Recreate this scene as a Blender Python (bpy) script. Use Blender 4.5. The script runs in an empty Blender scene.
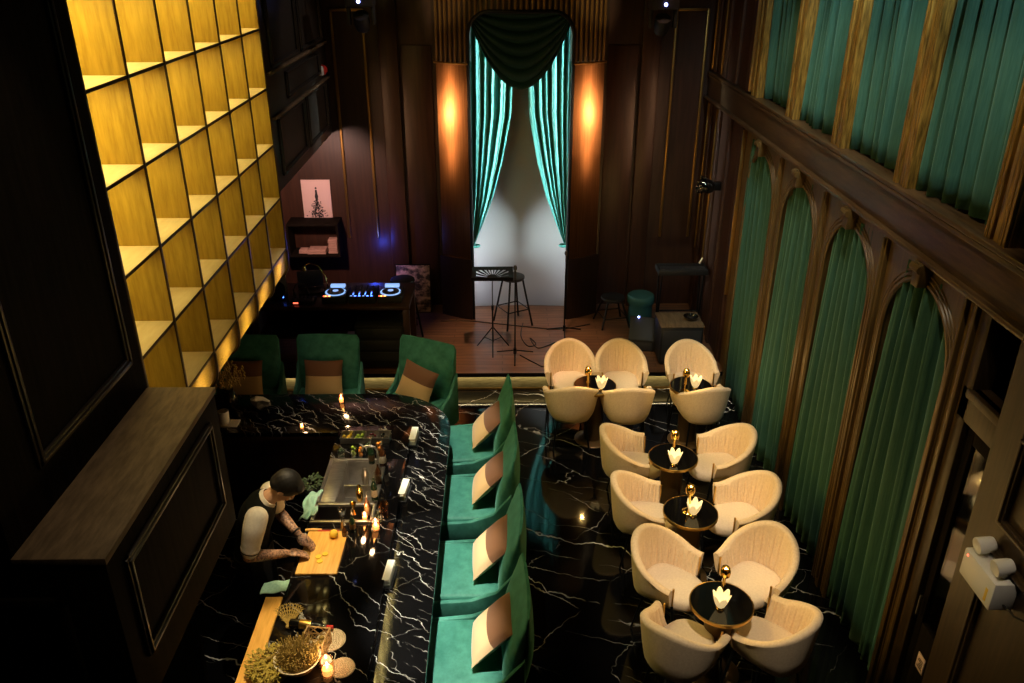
import bpy, bmesh, math, random
from mathutils import Vector, Matrix, Quaternion
random.seed(7)
PI = math.pi
SC = bpy.context.scene
COL = SC.collection

# ------------------------------------------------------------------ camera
F = 833.0
PITCH = math.radians(25.6)
YAW = math.radians(0.745)
CAMZ = 5.1
cam_d = bpy.data.cameras.new('camera')
cam = bpy.data.objects.new('camera', cam_d)
COL.objects.link(cam)
cam_d.sensor_width = 36.0
cam_d.lens = F / 1024 * 36
cam_d.clip_start = 0.05
cam.location = (0, 0, CAMZ)
cam.rotation_euler = (PI / 2 - PITCH, 0, -YAW)
SC.camera = cam
_cm = cam.rotation_euler.to_matrix()

def at(u, v, z=None, y=None, x=None):
    """photo pixel -> world point on a plane"""
    d = _cm @ Vector((u - 512, 341.5 - v, -F))
    o = Vector((0, 0, CAMZ))
    if z is not None: t = (z - CAMZ) / d.z
    elif y is not None: t = y / d.y
    else: t = x / d.x
    return o + d * t

# ------------------------------------------------------------------ mesh builder
class MB:
    def __init__(s):
        s.bm = bmesh.new()
    def box(s, a, b, bev=0.0, seg=2, mat=None):
        bm = bmesh.new()
        c = [(a[i] + b[i]) / 2 for i in range(3)]
        d = [max(abs(b[i] - a[i]), 1e-4) for i in range(3)]
        bmesh.ops.create_cube(bm, size=1.0)
        for v in bm.verts: v.co = Vector([c[i] + v.co[i] * d[i] for i in range(3)])
        if bev > 0:
            bmesh.ops.bevel(bm, geom=bm.edges[:], offset=min(bev, min(d) * .45), segments=seg, affect='EDGES', profile=.5)
        return s._join(bm, mat)
    def _join(s, bm, mat=None):
        if mat is not None: bmesh.ops.transform(bm, matrix=mat, verts=bm.verts[:])
        me = bpy.data.meshes.new('t'); bm.to_mesh(me); bm.free()
        s.bm.from_mesh(me); bpy.data.meshes.remove(me)
        return s
    def prism(s, poly, axis, lo, hi, bev=0.0, mat=None):
        bm = bmesh.new()
        def P(a, b, h):
            return {'z': (a, b, h), 'y': (a, h, b), 'x': (h, a, b)}[axis]
        v0 = [bm.verts.new(P(a, b, lo)) for a, b in poly]
        v1 = [bm.verts.new(P(a, b, hi)) for a, b in poly]
        n = len(poly)
        bm.faces.new(v0[::-1]); bm.faces.new(v1)
        for i in range(n):
            bm.faces.new((v0[i], v0[(i + 1) % n], v1[(i + 1) % n], v1[i]))
        bmesh.ops.recalc_face_normals(bm, faces=bm.faces[:])
        if bev > 0:
            es = [e for e in bm.edges if abs(e.calc_face_angle(0)) > .6]
            bmesh.ops.bevel(bm, geom=es, offset=bev, segments=2, affect='EDGES', profile=.5)
        return s._join(bm, mat)
    def loft(s, rings, cap=True, closed=True):
        bm = s.bm
        vs = [[bm.verts.new(p) for p in r] for r in rings]
        n = len(rings[0])
        for i in range(len(vs) - 1):
            for j in range(n if closed else n - 1):
                k = (j + 1) % n
                bm.faces.new((vs[i][j], vs[i][k], vs[i + 1][k], vs[i + 1][j]))
        if cap and closed:
            bm.faces.new(vs[0][::-1]); bm.faces.new(vs[-1])
        return s
    def lathe(s, prof, c=(0, 0, 0), n=24, mat=None):
        rings = []
        M = mat or Matrix()
        for r, z in prof:
            r = max(r, .0004)
            rings.append([M @ Vector((c[0] + r * math.cos(2 * PI * k / n), c[1] + r * math.sin(2 * PI * k / n), c[2] + z)) for k in range(n)])
        return s.loft(rings, cap=False)
    def cyl(s, a, b, r, r2=None, n=16):
        return s.tube([a, b], [r, r if r2 is None else r2], n)
    def tube(s, pts, r, n=8, closed=False):
        P = [Vector(p) for p in pts]
        m = len(P)
        R = list(r) if isinstance(r, (list, tuple)) else [r] * m
        T = []
        for i in range(m):
            if closed: t = P[(i + 1) % m] - P[i - 1]
            else: t = P[min(i + 1, m - 1)] - P[max(i - 1, 0)]
            T.append(t.normalized())
        up = Vector((0, 0, 1)) if abs(T[0].z) < .9 else Vector((1, 0, 0))
        nrm = T[0].cross(up).normalized()
        rings = []
        for i in range(m):
            if i: 
                q = T[i - 1].rotation_difference(T[i]); nrm = (q @ nrm)
                nrm = (nrm - T[i] * nrm.dot(T[i])).normalized()
            bn = T[i].cross(nrm)
            rings.append([P[i] + (nrm * math.cos(2 * PI * k / n) + bn * math.sin(2 * PI * k / n)) * R[i] for k in range(n)])
        if closed: rings.append(rings[0]); return s.loft(rings, cap=False)
        return s.loft(rings)
    def sphere(s, c, r, n=16, m=10):
        if not isinstance(r, (list, tuple)): r = (r, r, r)
        rings = []
        for i in range(m + 1):
            a = -PI / 2 + PI * i / m
            k = max(math.cos(a), .01)
            rings.append([(c[0] + r[0] * k * math.cos(2 * PI * j / n), c[1] + r[1] * k * math.sin(2 * PI * j / n), c[2] + r[2] * math.sin(a)) for j in range(n)])
        return s.loft(rings)
    def grid(s, fn, nu, nv):
        return s.loft([[fn(i / nu, j / nv) for i in range(nu + 1)] for j in range(nv + 1)], cap=False, closed=False)
    def xf(s, M):
        bmesh.ops.transform(s.bm, matrix=M, verts=s.bm.verts[:]); return s
    def build(s, name, mat, parent=None, loc=None, angle=38, weld=True):
        bmesh.ops.recalc_face_normals(s.bm, faces=s.bm.faces[:])
        me = bpy.data.meshes.new(name)
        s.bm.to_mesh(me); s.bm.free()
        if mat is not None: me.materials.append(mat)
        for p in me.polygons: p.use_smooth = True
        me.set_sharp_from_angle(angle=math.radians(angle))
        o = bpy.data.objects.new(name, me)
        COL.objects.link(o)
        if parent is not None: o.parent = parent
        if loc is not None: o.location = loc
        return o

def tag(o, label=None, cat=None, group=None, kind=None):
    if label: o['label'] = label
    if cat: o['category'] = cat
    if group: o['group'] = group
    if kind: o['kind'] = kind
    return o
def empty(name, loc=(0, 0, 0), rz=0.0, label=None, cat=None, group=None):
    o = bpy.data.objects.new(name, None)
    COL.objects.link(o); o.location = loc; o.rotation_euler = (0, 0, rz)
    o.empty_display_size = .1
    return tag(o, label, cat, group)
KIDS = {}
def copy_tree(o, parent=None):
    c = o.copy(); COL.objects.link(c)
    if parent is not None: c.parent = parent
    for ch in [k for k in COL.objects if k.parent == o]:
        copy_tree(ch, c)
    return c
def struct(mb, name, mat, parent=None, angle=38):
    o = mb.build(name, mat, parent, angle=angle)
    if parent is None: o['kind'] = 'structure'
    return o
def solidify(o, t, off=0):
    m = o.modifiers.new('thick', 'SOLIDIFY'); m.thickness = t; m.offset = off
    return o
def subsurf(o, n=1):
    m = o.modifiers.new('sub', 'SUBSURF'); m.levels = n; m.render_levels = n
    return o
def RZ(a): return Matrix.Rotation(a, 4, 'Z')
def RX(a): return Matrix.Rotation(a, 4, 'X')
def RY(a): return Matrix.Rotation(a, 4, 'Y')
def TR(*p): return Matrix.Translation(p)

# ------------------------------------------------------------------ materials
def new_mat(name):
    m = bpy.data.materials.new(name); m.use_nodes = True
    nt = m.node_tree; b = nt.nodes['Principled BSDF']
    return m, nt, b
def mat(name, col, rough=.5, metal=0., spec=.5, sheen=0., emit=None, es=0., trans=0., ior=1.45, coat=0., alpha=1.):
    m, nt, b = new_mat(name)
    b.inputs['Base Color'].default_value = (*col, 1)
    b.inputs['Roughness'].default_value = rough
    b.inputs['Metallic'].default_value = metal
    b.inputs['Specular IOR Level'].default_value = spec
    b.inputs['Sheen Weight'].default_value = sheen
    b.inputs['Sheen Roughness'].default_value = .4
    b.inputs['Transmission Weight'].default_value = trans
    b.inputs['IOR'].default_value = ior
    b.inputs['Coat Weight'].default_value = coat
    b.inputs['Alpha'].default_value = alpha
    if emit:
        b.inputs['Emission Color'].default_value = (*emit, 1)
        b.inputs['Emission Strength'].default_value = es
    return m
def ramp(nt, stops):
    r = nt.nodes.new('ShaderNodeValToRGB')
    el = r.color_ramp.elements
    while len(el) < len(stops): el.new(.5)
    for e, (p, c) in zip(el, stops):
        e.position = p; e.color = (*c, 1)
    return r
def noise_mat(name, c1, c2, scale=(8, 8, 8), ns=4., rough=.5, metal=0., spec=.5, sheen=0., bump=0., detail=5., lo=.35, hi=.65, coord='Object', rough2=None, sheen_tint=None):
    m, nt, b = new_mat(name)
    tc = nt.nodes.new('ShaderNodeTexCoord'); mp = nt.nodes.new('ShaderNodeMapping')
    mp.inputs['Scale'].default_value = scale
    nz = nt.nodes.new('ShaderNodeTexNoise'); nz.inputs['Scale'].default_value = ns; nz.inputs['Detail'].default_value = detail
    nz.inputs['Roughness'].default_value = .6
    nt.links.new(tc.outputs[coord], mp.inputs[0]); nt.links.new(mp.outputs[0], nz.inputs['Vector'])
    r = ramp(nt, [(lo, c1), (hi, c2)])
    nt.links.new(nz.outputs['Fac'], r.inputs[0]); nt.links.new(r.outputs[0], b.inputs['Base Color'])
    b.inputs['Roughness'].default_value = rough
    b.inputs['Metallic'].default_value = metal
    b.inputs['Specular IOR Level'].default_value = spec
    b.inputs['Sheen Weight'].default_value = sheen
    if sheen_tint: b.inputs['Sheen Tint'].default_value = (*sheen_tint, 1)
    if rough2 is not None:
        mr = nt.nodes.new('ShaderNodeMapRange')
        mr.inputs['To Min'].default_value = rough; mr.inputs['To Max'].default_value = rough2
        nt.links.new(nz.outputs['Fac'], mr.inputs[0]); nt.links.new(mr.outputs[0], b.inputs['Roughness'])
    if bump:
        bp = nt.nodes.new('ShaderNodeBump'); bp.inputs['Strength'].default_value = bump; bp.inputs['Distance'].default_value = .01
        nt.links.new(nz.outputs['Fac'], bp.inputs['Height']); nt.links.new(bp.outputs[0], b.inputs['Normal'])
    return m

def marble(name, layers, rough):
    """black stone with broken thin veins: layers of (angle, lines per metre, width, distortion, mask scale, mask lo, mask hi, strength)"""
    m, nt, b = new_mat(name)
    L = nt.links.new
    tc = nt.nodes.new('ShaderNodeTexCoord')
    acc = None
    for i, (an, fr, wd, dist, ms, lo, hi, amt) in enumerate(layers):
        mp = nt.nodes.new('ShaderNodeMapping'); mp.inputs['Rotation'].default_value = (0, 0, an); mp.inputs['Location'].default_value = (2.3 * i, 1.1 * i, .37 * i)
        L(tc.outputs['Object'], mp.inputs[0])
        n1 = nt.nodes.new('ShaderNodeTexNoise'); n1.inputs['Scale'].default_value = fr * .8; n1.inputs['Detail'].default_value = 5; n1.inputs['Roughness'].default_value = .55
        L(mp.outputs[0], n1.inputs['Vector'])
        sp = nt.nodes.new('ShaderNodeSeparateXYZ'); L(mp.outputs[0], sp.inputs[0])
        a = nt.nodes.new('ShaderNodeMath'); a.operation = 'MULTIPLY'; a.inputs[1].default_value = fr; L(sp.outputs['Y'], a.inputs[0])
        c = nt.nodes.new('ShaderNodeMath'); c.operation = 'MULTIPLY_ADD'; c.inputs[1].default_value = dist
        L(n1.outputs['Fac'], c.inputs[0]); L(a.outputs[0], c.inputs[2])
        pp = nt.nodes.new('ShaderNodeMath'); pp.operation = 'PINGPONG'; pp.inputs[1].default_value = .5; L(c.outputs[0], pp.inputs[0])
        r = ramp(nt, [(0, (1, 1, 1)), (wd * fr, (0, 0, 0))]); L(pp.outputs[0], r.inputs[0])
        mp2 = nt.nodes.new('ShaderNodeMapping'); mp2.inputs['Scale'].default_value = (ms * .55, ms * 1.6, 1); mp2.inputs['Location'].default_value = (7.7 + i, 3.3, 0)
        L(mp.outputs[0], mp2.inputs[0])
        n2 = nt.nodes.new('ShaderNodeTexNoise'); n2.inputs['Scale'].default_value = 1.; n2.inputs['Detail'].default_value = 3; L(mp2.outputs[0], n2.inputs['Vector'])
        r2 = ramp(nt, [(lo, (0, 0, 0)), (hi, (amt, amt, amt))]); L(n2.outputs['Fac'], r2.inputs[0])
        mu = nt.nodes.new('ShaderNodeMix'); mu.data_type = 'RGBA'; mu.blend_type = 'MULTIPLY'; mu.inputs[0].default_value = 1
        L(r.outputs[0], mu.inputs[6]); L(r2.outputs[0], mu.inputs[7])
        if acc is None: acc = mu.outputs[2]
        else:
            ad = nt.nodes.new('ShaderNodeMix'); ad.data_type = 'RGBA'; ad.blend_type = 'LIGHTEN'; ad.inputs[0].default_value = 1
            L(acc, ad.inputs[6]); L(mu.outputs[2], ad.inputs[7]); acc = ad.outputs[2]
    fin = nt.nodes.new('ShaderNodeMix'); fin.data_type = 'RGBA'
    fin.inputs[6].default_value = (.003, .003, .0035, 1); fin.inputs[7].default_value = (.80, .79, .75, 1)
    L(acc, fin.inputs[0]); L(fin.outputs[2], b.inputs['Base Color'])
    b.inputs['Roughness'].default_value = rough
    return m

def planks(name, c1, c2, width, axis, rough=.35):
    """floor boards: brick texture turned to run along an axis"""
    m, nt, b = new_mat(name); L = nt.links.new
    tc = nt.nodes.new('ShaderNodeTexCoord'); mp = nt.nodes.new('ShaderNodeMapping')
    br = nt.nodes.new('ShaderNodeTexBrick')
    br.inputs['Scale'].default_value = 1.0; br.inputs['Brick Width'].default_value = 1.3; br.inputs['Row Height'].default_value = width
    br.inputs['Mortar Size'].default_value = .004; br.inputs['Color1'].default_value = (*c1, 1); br.inputs['Color2'].default_value = (*c2, 1)
    br.inputs['Mortar'].default_value = (c1[0] * .2, c1[1] * .2, c1[2] * .2, 1)
    L(tc.outputs['Object'], mp.inputs[0]); L(mp.outputs[0], br.inputs['Vector'])
    mp2 = nt.nodes.new('ShaderNodeMapping'); mp2.inputs['Scale'].default_value = (1.5, 22, 1)
    nz = nt.nodes.new('ShaderNodeTexNoise'); nz.inputs['Scale'].default_value = 2; nz.inputs['Detail'].default_value = 6
    L(tc.outputs['Object'], mp2.inputs[0]); L(mp2.outputs[0], nz.inputs['Vector'])
    r = ramp(nt, [(.3, (.45, .45, .45)), (.7, (1, 1, 1))]); L(nz.outputs['Fac'], r.inputs[0])
    mx = nt.nodes.new('ShaderNodeMix'); mx.data_type = 'RGBA'; mx.blend_type = 'MULTIPLY'; mx.inputs[0].default_value = 1
    L(br.outputs['Color'], mx.inputs[6]); L(r.outputs[0], mx.inputs[7]); L(mx.outputs[2], b.inputs['Base Color'])
    b.inputs['Roughness'].default_value = rough
    return m

def glass_thin(name, tint=(1, 1, 1), k=.12):
    m = bpy.data.materials.new(name); m.use_nodes = True
    nt = m.node_tree; nt.nodes.clear()
    o = nt.nodes.new('ShaderNodeOutputMaterial'); t = nt.nodes.new('ShaderNodeBsdfTransparent'); g = nt.nodes.new('ShaderNodeBsdfGlossy')
    t.inputs[0].default_value = (*tint, 1); g.inputs['Roughness'].default_value = .05
    fr = nt.nodes.new('ShaderNodeLayerWeight'); fr.inputs[0].default_value = k
    mx = nt.nodes.new('ShaderNodeMixShader')
    nt.links.new(fr.outputs['Facing'], mx.inputs[0]); nt.links.new(t.outputs[0], mx.inputs[1]); nt.links.new(g.outputs[0], mx.inputs[2]); nt.links.new(mx.outputs[0], o.inputs[0])
    return m

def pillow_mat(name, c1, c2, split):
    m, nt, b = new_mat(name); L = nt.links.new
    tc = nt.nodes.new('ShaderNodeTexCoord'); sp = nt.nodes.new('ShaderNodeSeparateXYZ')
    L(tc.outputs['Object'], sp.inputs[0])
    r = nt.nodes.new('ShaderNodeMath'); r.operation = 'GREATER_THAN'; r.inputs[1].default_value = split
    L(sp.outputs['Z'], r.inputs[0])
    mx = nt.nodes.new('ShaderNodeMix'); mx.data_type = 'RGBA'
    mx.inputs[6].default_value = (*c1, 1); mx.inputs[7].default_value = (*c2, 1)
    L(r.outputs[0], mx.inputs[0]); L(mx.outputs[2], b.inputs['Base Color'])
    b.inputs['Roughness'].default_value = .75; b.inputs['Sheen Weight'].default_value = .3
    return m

W_BLACK = noise_mat('black_stained_wood', (.006, .0045, .003), (.014, .010, .007), (10, 10, .7), 3, .7, spec=.04)
W_MOLD = noise_mat('black_moulding_wood', (.010, .008, .006), (.020, .015, .011), (10, 10, .7), 3, .3)
W_LEDGE = noise_mat('lit_ledge_wood', (.10, .068, .04), (.19, .13, .078), (6, 1.2, 6), 4, .6, detail=8, spec=.2)  # pier ledge top: lamp light put into a browner, paler wood
W_BACK = noise_mat('dark_walnut_wall', (.030, .012, .0065), (.052, .021, .0115), (9, 9, .6), 3, .38)
W_LEFT = noise_mat('dark_paint_panel', (.022, .018, .015), (.034, .028, .023), (9, 9, .6), 3, .35)
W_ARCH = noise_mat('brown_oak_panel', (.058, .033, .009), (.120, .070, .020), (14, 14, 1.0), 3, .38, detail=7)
W_ARCH_SHADE = noise_mat('shaded_oak_panel', (.026, .0145, .006), (.050, .029, .011), (14, 14, 1.), 3, .45, detail=7)  # darkened copy of the arch oak; near wall's shade is in the colour
W_LEDGE_R = noise_mat('brown_oak_ledge', (.042, .022, .009), (.085, .046, .019), (10, 1.2, 10), 4, .35, detail=8)
W_GOLD = noise_mat('gilded_oak', (.10, .052, .008), (.40, .22, .040), (22, 22, 2.), 3, .36, metal=.25, detail=8)
W_HONEY = noise_mat('honey_wood', (.30, .20, .022), (.43, .30, .042), (14, 14, 1.4), 3, .5, detail=8)
W_HONEY_LIT = noise_mat('lit_shelf_wood', (.80, .68, .43), (.88, .77, .53), (10, 2, 10), 3, .5)  # light falling on the boards is put in as paler honey wood
W_EDGE = mat('bronze_edge', (.055, .035, .016), .35, .6)
GOLDLEAF = noise_mat('gold_leaf', (.28, .14, .015), (.95, .62, .12), (42, 42, 42), 3, .4, metal=.15, bump=.9, detail=6)
BRONZE = noise_mat('brushed_bronze', (.20, .095, .035), (.30, .15, .055), (40, 40, .5), 3, .30, metal=.9)
BRONZE_D = noise_mat('dark_bronze_base', (.020, .010, .006), (.032, .017, .010), (20, 20, .5), 3, .38, metal=.2)
FLUTE = noise_mat('fluted_gold_wood', (.13, .070, .022), (.23, .13, .042), (20, 20, .6), 3, .36, metal=.3)
GOLDTRIM = mat('gold_trim', (.42, .24, .07), .32, .9)
VELVET = noise_mat('green_velvet', (.016, .120, .092), (.050, .220, .168), (5, 5, 5), 2.2, .6, sheen=.35, sheen_tint=(.35, .85, .68), spec=.25, lo=.3, hi=.7)
CURT = noise_mat('green_curtain_velvet', (.020, .072, .047), (.034, .100, .066), (30, 30, 2), 3, .7, sheen=.3, sheen_tint=(.4, .8, .65), spec=.25)
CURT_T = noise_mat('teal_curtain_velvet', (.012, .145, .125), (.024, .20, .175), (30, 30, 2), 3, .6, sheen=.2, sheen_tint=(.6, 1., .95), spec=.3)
CURT_S = noise_mat('shaded_valance_velvet', (.002, .020, .018), (.004, .032, .028), (30, 30, 2), 3, .65, sheen=.08, sheen_tint=(.2, .6, .5), spec=.25)  # swag hangs against the light; its shade sits in this colour
CREAM = noise_mat('cream_velvet', (.72, .55, .36), (.82, .65, .45), (20, 20, 20), 3, .7, sheen=.25, spec=.3)
CREAMSEAT = noise_mat('cream_seat_velvet', (.76, .62, .45), (.85, .71, .53), (20, 20, 20), 3, .7, sheen=.25, spec=.3)
FLOORM = marble('black_marble_floor', [(.45, 1.25, .010, 1.1, 1.0, .44, .53, 1.), (.62, 2.3, .006, 1.0, 1.3, .47, .58, .8), (-.85, 1.6, .005, 1.2, 1.6, .49, .60, .6), (.3, 4.5, .0035, .8, 2.2, .50, .62, .5)], .07)
BARM = marble('black_marble_counter', [(.75, 5., .0042, 1.6, 3.6, .47, .60, .8), (.95, 9., .0035, 1.4, 5., .50, .62, .7), (-.4, 4., .003, 1.5, 3., .48, .64, .55), (.5, 13., .003, 1.2, 7., .50, .64, .5)], .13)
BARM2 = marble('black_marble_worktop', [(1.0, 3.2, .0045, 1.4, 2.4, .46, .58, .8), (.8, 7., .0035, 1.2, 4., .50, .64, .6), (-.4, 3., .003, 1.4, 2.6, .50, .66, .4)], .08)
BLACKGLOSS = mat('black_gloss', (.004, .004, .004), .08, coat=.6)
BLACKMETAL = mat('black_metal', (.010, .010, .010), .4, .6)
BLACKMAT = mat('black_plastic', (.010, .010, .011), .55)
DARKGREY = mat('charcoal_plastic', (.03, .03, .033), .45)
BRASS = mat('polished_brass', (.85, .55, .16), .18, 1.)
GOLDR = mat('brushed_gold', (.70, .44, .13), .3, 1.)
PEDM = mat('dark_bronze_column', (.14, .085, .036), .3, .45)
STEEL = noise_mat('brushed_steel', (.42, .39, .35), (.55, .52, .47), (4, 30, 4), 3, .32, metal=.95)
STEEL_D = mat('dark_steel', (.10, .095, .09), .35, .9)
BOARD = noise_mat('bamboo_board', (.62, .32, .06), (.80, .45, .11), (16, 1.5, 4), 3, .45)
STAGEF = planks('stage_boards', (.26, .125, .060), (.19, .085, .042), .09, 'x', .3)
WHITE = mat('white_plastic', (.78, .77, .74), .4)
PAPERW = mat('white_napkin', (.80, .80, .70), .8)
GREYW = mat('pale_grey_wall', (.40, .40, .42), .8)
RISERM = noise_mat('brushed_gold_riser', (.13, .11, .055), (.26, .22, .12), (3, 3, 30), 3, .42, metal=.3)
GLASS = glass_thin('clear_glass', (.96, .95, .92), .25)
GLASS_AMB = glass_thin('amber_glass', (.95, .72, .45), .3)
GLASS_GRN = mat('dark_bottle_glass', (.02, .05, .02), .08, 0, trans=.3)
GLASS_BRN = mat('brown_bottle_glass', (.10, .035, .012), .08, 0, trans=.3)
GLASS_DOOR = glass_thin('door_glass', (.75, .75, .75), .12)
FLAME = mat('candle_flame', (1, .7, .4), .5, emit=(1., .68, .38), es=26.)
WAX = mat('candle_wax', (.9, .7, .5), .6, emit=(1., .56, .30), es=3.)
TULIP = mat('lit_tulip_shade', (.9, .85, .65), .6, emit=(1., .72, .32), es=.45)
LEDW = mat('led_warm', (1, .8, .4), .5, emit=(1., .66, .22), es=3.)
LEDB = mat('led_blue', (.1, .2, 1), .5, emit=(.06, .16, 1.), es=6.)
LEDBW = mat('led_ice_blue', (.6, .8, 1), .5, emit=(.30, .52, 1.), es=.8)
LEDR = mat('led_red', (1, .1, .1), .5, emit=(1., .12, .06), es=2.5)
LEDO = mat('led_orange', (1, .5, .1), .5, emit=(1., .5, .1), es=3.)
LEDWH = mat('led_white', (.7, .75, 1), .5, emit=(.30, .36, 1.), es=10.)
RED = mat('red_enamel', (.55, .03, .025), .35)
SKIN = noise_mat('skin', (.44, .24, .135), (.50, .285, .165), (10, 10, 10), 3, .5)
TATTOO = noise_mat('tattooed_skin', (.13, .075, .05), (.46, .255, .15), (16, 16, 16), 4, .5, lo=.42, hi=.56)
def masked_skin():
    m = TATTOO; nt = m.node_tree; b = nt.nodes['Principled BSDF']
    src = b.inputs['Base Color'].links[0].from_socket
    tc = nt.nodes.new('ShaderNodeTexCoord'); sp = nt.nodes.new('ShaderNodeSeparateXYZ'); mr = nt.nodes.new('ShaderNodeMapRange')
    mr.inputs['From Min'].default_value = 1.14; mr.inputs['From Max'].default_value = 1.18
    mx = nt.nodes.new('ShaderNodeMix'); mx.data_type = 'RGBA'; mx.inputs[7].default_value = (.48, .27, .155, 1)
    nt.links.new(tc.outputs['Object'], sp.inputs[0]); nt.links.new(sp.outputs['Z'], mr.inputs[0]); nt.links.new(mr.outputs[0], mx.inputs[0])
    nt.links.new(src, mx.inputs[6]); nt.links.new(mx.outputs[2], b.inputs['Base Color'])
masked_skin()
HAIR = noise_mat('black_hair', (.0025, .002, .0018), (.006, .005, .004), (60, 60, 60), 3, .6, spec=.3)
SHIRT = noise_mat('cream_shirt', (.68, .60, .46), (.76, .68, .53), (20, 20, 20), 3, .8)
VEST = noise_mat('black_vest', (.0035, .004, .0025), (.007, .0075, .005), (50, 50, 50), 3, .85, spec=.1)
APRON = mat('black_trousers', (.010, .010, .010), .8)
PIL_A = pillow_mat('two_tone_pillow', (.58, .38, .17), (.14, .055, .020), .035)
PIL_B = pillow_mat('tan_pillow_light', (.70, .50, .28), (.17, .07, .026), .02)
DRY = noise_mat('dried_plant', (.17, .11, .022), (.46, .32, .08), (40, 40, 40), 3, .8)
MOSS = noise_mat('gold_moss', (.12, .09, .012), (.52, .40, .06), (40, 40, 40), 3, .8)
LEAF = noise_mat('herb_leaf', (.018, .036, .010), (.055, .09, .026), (30, 30, 30), 3, .6)
WICKER = noise_mat('woven_rattan', (.32, .20, .08), (.55, .38, .18), (60, 60, 60), 3, .7)
ROPE = noise_mat('pale_rope', (.50, .42, .30), (.70, .62, .48), (60, 60, 60), 3, .8)
LEMON = mat('lemon_peel', (.85, .55, .05), .45)
LIME = mat('lime_peel', (.30, .45, .04), .45)
ORANGE = mat('orange_slice', (.85, .30, .03), .5)
CHERRY = mat('dark_cherry', (.10, .012, .015), .25)
CLOTH_G = noise_mat('pale_green_cloth', (.30, .55, .38), (.42, .66, .48), (20, 20, 20), 3, .8)
PINKPAPER = mat('pink_paper', (.72, .52, .50), .7)
PINKBOOK = noise_mat('pinkish_paper_stack', (.45, .25, .20), (.62, .38, .30), (3, 3, 60), 3, .7)
INK = mat('black_ink', (.01, .01, .015), .6)
TEALPOUF = mat('teal_stool_fabric', (.02, .085, .08), .75)
ARTM = noise_mat('abstract_canvas', (.03, .015, .018), (.58, .36, .30), (4, 4, 6), 2., .6, detail=4, lo=.42, hi=.62)

# ================================================================== SETTING
XR = 2.77            # right wall face
XL = -2.28           # upper left wall / shelf face
YB = 11.4            # back wall
ZS = 0.25            # stage height
YS = 9.24            # stage front
ZT = 6.2
struct(MB().box((-3.4, -1.6, -.12), (4.7, 11.7, 0)), 'floor', FLOORM)
struct(MB().box((-3.4, -1.6, ZT), (4.7, 11.7, ZT + .1)), 'ceiling', W_BLACK)
struct(MB().box((-3.4, -1.7, 0), (4.7, -1.6, ZT)), 'wall_front', W_BLACK)
struct(MB().box((-3.4, -1.6, 0), (-3.3, 11.7, ZT)), 'wall_left', W_BLACK)
wb = struct(MB().box((-3.3, YB, 0), (4.7, YB + .12, ZT)), 'wall_back', W_BACK)
# stage
st = struct(MB().box((-3.3, YS - .03, ZS - .045), (XR + .1, YB, ZS)), 'floor_stage', STAGEF)
struct(MB().box((-3.3, YS - .045, ZS - .05), (XR + .1, YS - .028, ZS + .002), .004), 'trim_1', W_BLACK)
struct(MB().box((-3.3, YS, 0), (XR + .1, YS + .03, ZS - .045)), 'trim_2', RISERM)
struct(MB().box((-3.3, YS - .006, 0), (XR + .1, YS, .03), .002), 'trim_3', GOLDTRIM)

# ---- upper left wall beyond the shelf (overhanging, panelled)
ul = struct(MB().box((-3.3, 8.42, 2.78), (XL, YB, ZT)), 'wall_left_upper', W_LEFT)
def frame_x(mb, x, y0, y1, z0, z1, w=.05, t=.025, s=1):
    """raised moulding rectangle on a plane of constant x (s = side it stands out to)"""
    for a, b in (((y0, z0), (y1, z0 + w)), ((y0, z1 - w), (y1, z1)), ((y0, z0), (y0 + w, z1)), ((y1 - w, z0), (y1, z1))):
        mb.box((x, a[0], a[1]), (x + s * t, b[0], b[1]), .008)
        c = .3 * w
        mb.box((x, a[0] + c, a[1] + c), (x + s * t * 1.5, b[0] - c, b[1] - c), .006)
m = MB()
for y0, y1 in ((8.62, 9.85), (9.98, 11.15)):
    frame_x(m, XL, y0, y1, 2.9, 3.5); frame_x(m, XL, y0, y1, 3.98, 5.4)
frame_x(m, XL, 9.15, 10.9, 3.6, 3.88, .04)
struct(m, 'trim_4', W_LEFT)
m = MB()
for z in (3.50, 3.93):
    m.box((XL, 8.45, z), (XL + .045, 11.36, z + .035), .008)
struct(m, 'trim_5', W_LEDGE)

# ---- tall dark pier beside the bar and the boxed ledge in front of it
PX = -2.27
pier = struct(MB().box((-3.3, 3.07, 0), (PX, 4.7, ZT)), 'wall_left_pier', W_BLACK)
m = MB(); frame_x(m, PX, 3.42, 4.55, 2.78, 5.6, .06, .022)
struct(m, 'trim_6', W_MOLD)
bx = struct(MB().box((PX - .04, 3.06, 1.5), (-1.845, 4.69, 2.50), .006), 'trim_7', W_BLACK)
struct(MB().box((PX, 3.05, 2.50), (-1.835, 4.70, 2.54), .006), 'trim_8', W_LEDGE)
m = MB(); frame_x(m, -1.845, 3.2, 4.5, 1.77, 2.40, .05, .025)
for a, b in (((-3.0, 2.26), (-2.07, 2.31)), ((-3.0, 1.62), (-2.07, 1.67)), ((-2.12, 1.62), (-2.07, 2.31))):
    m.box((a[0], 3.03, a[1]), (b[0], 3.06, b[1]), .008)
struct(m, 'trim_9', W_MOLD)

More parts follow.
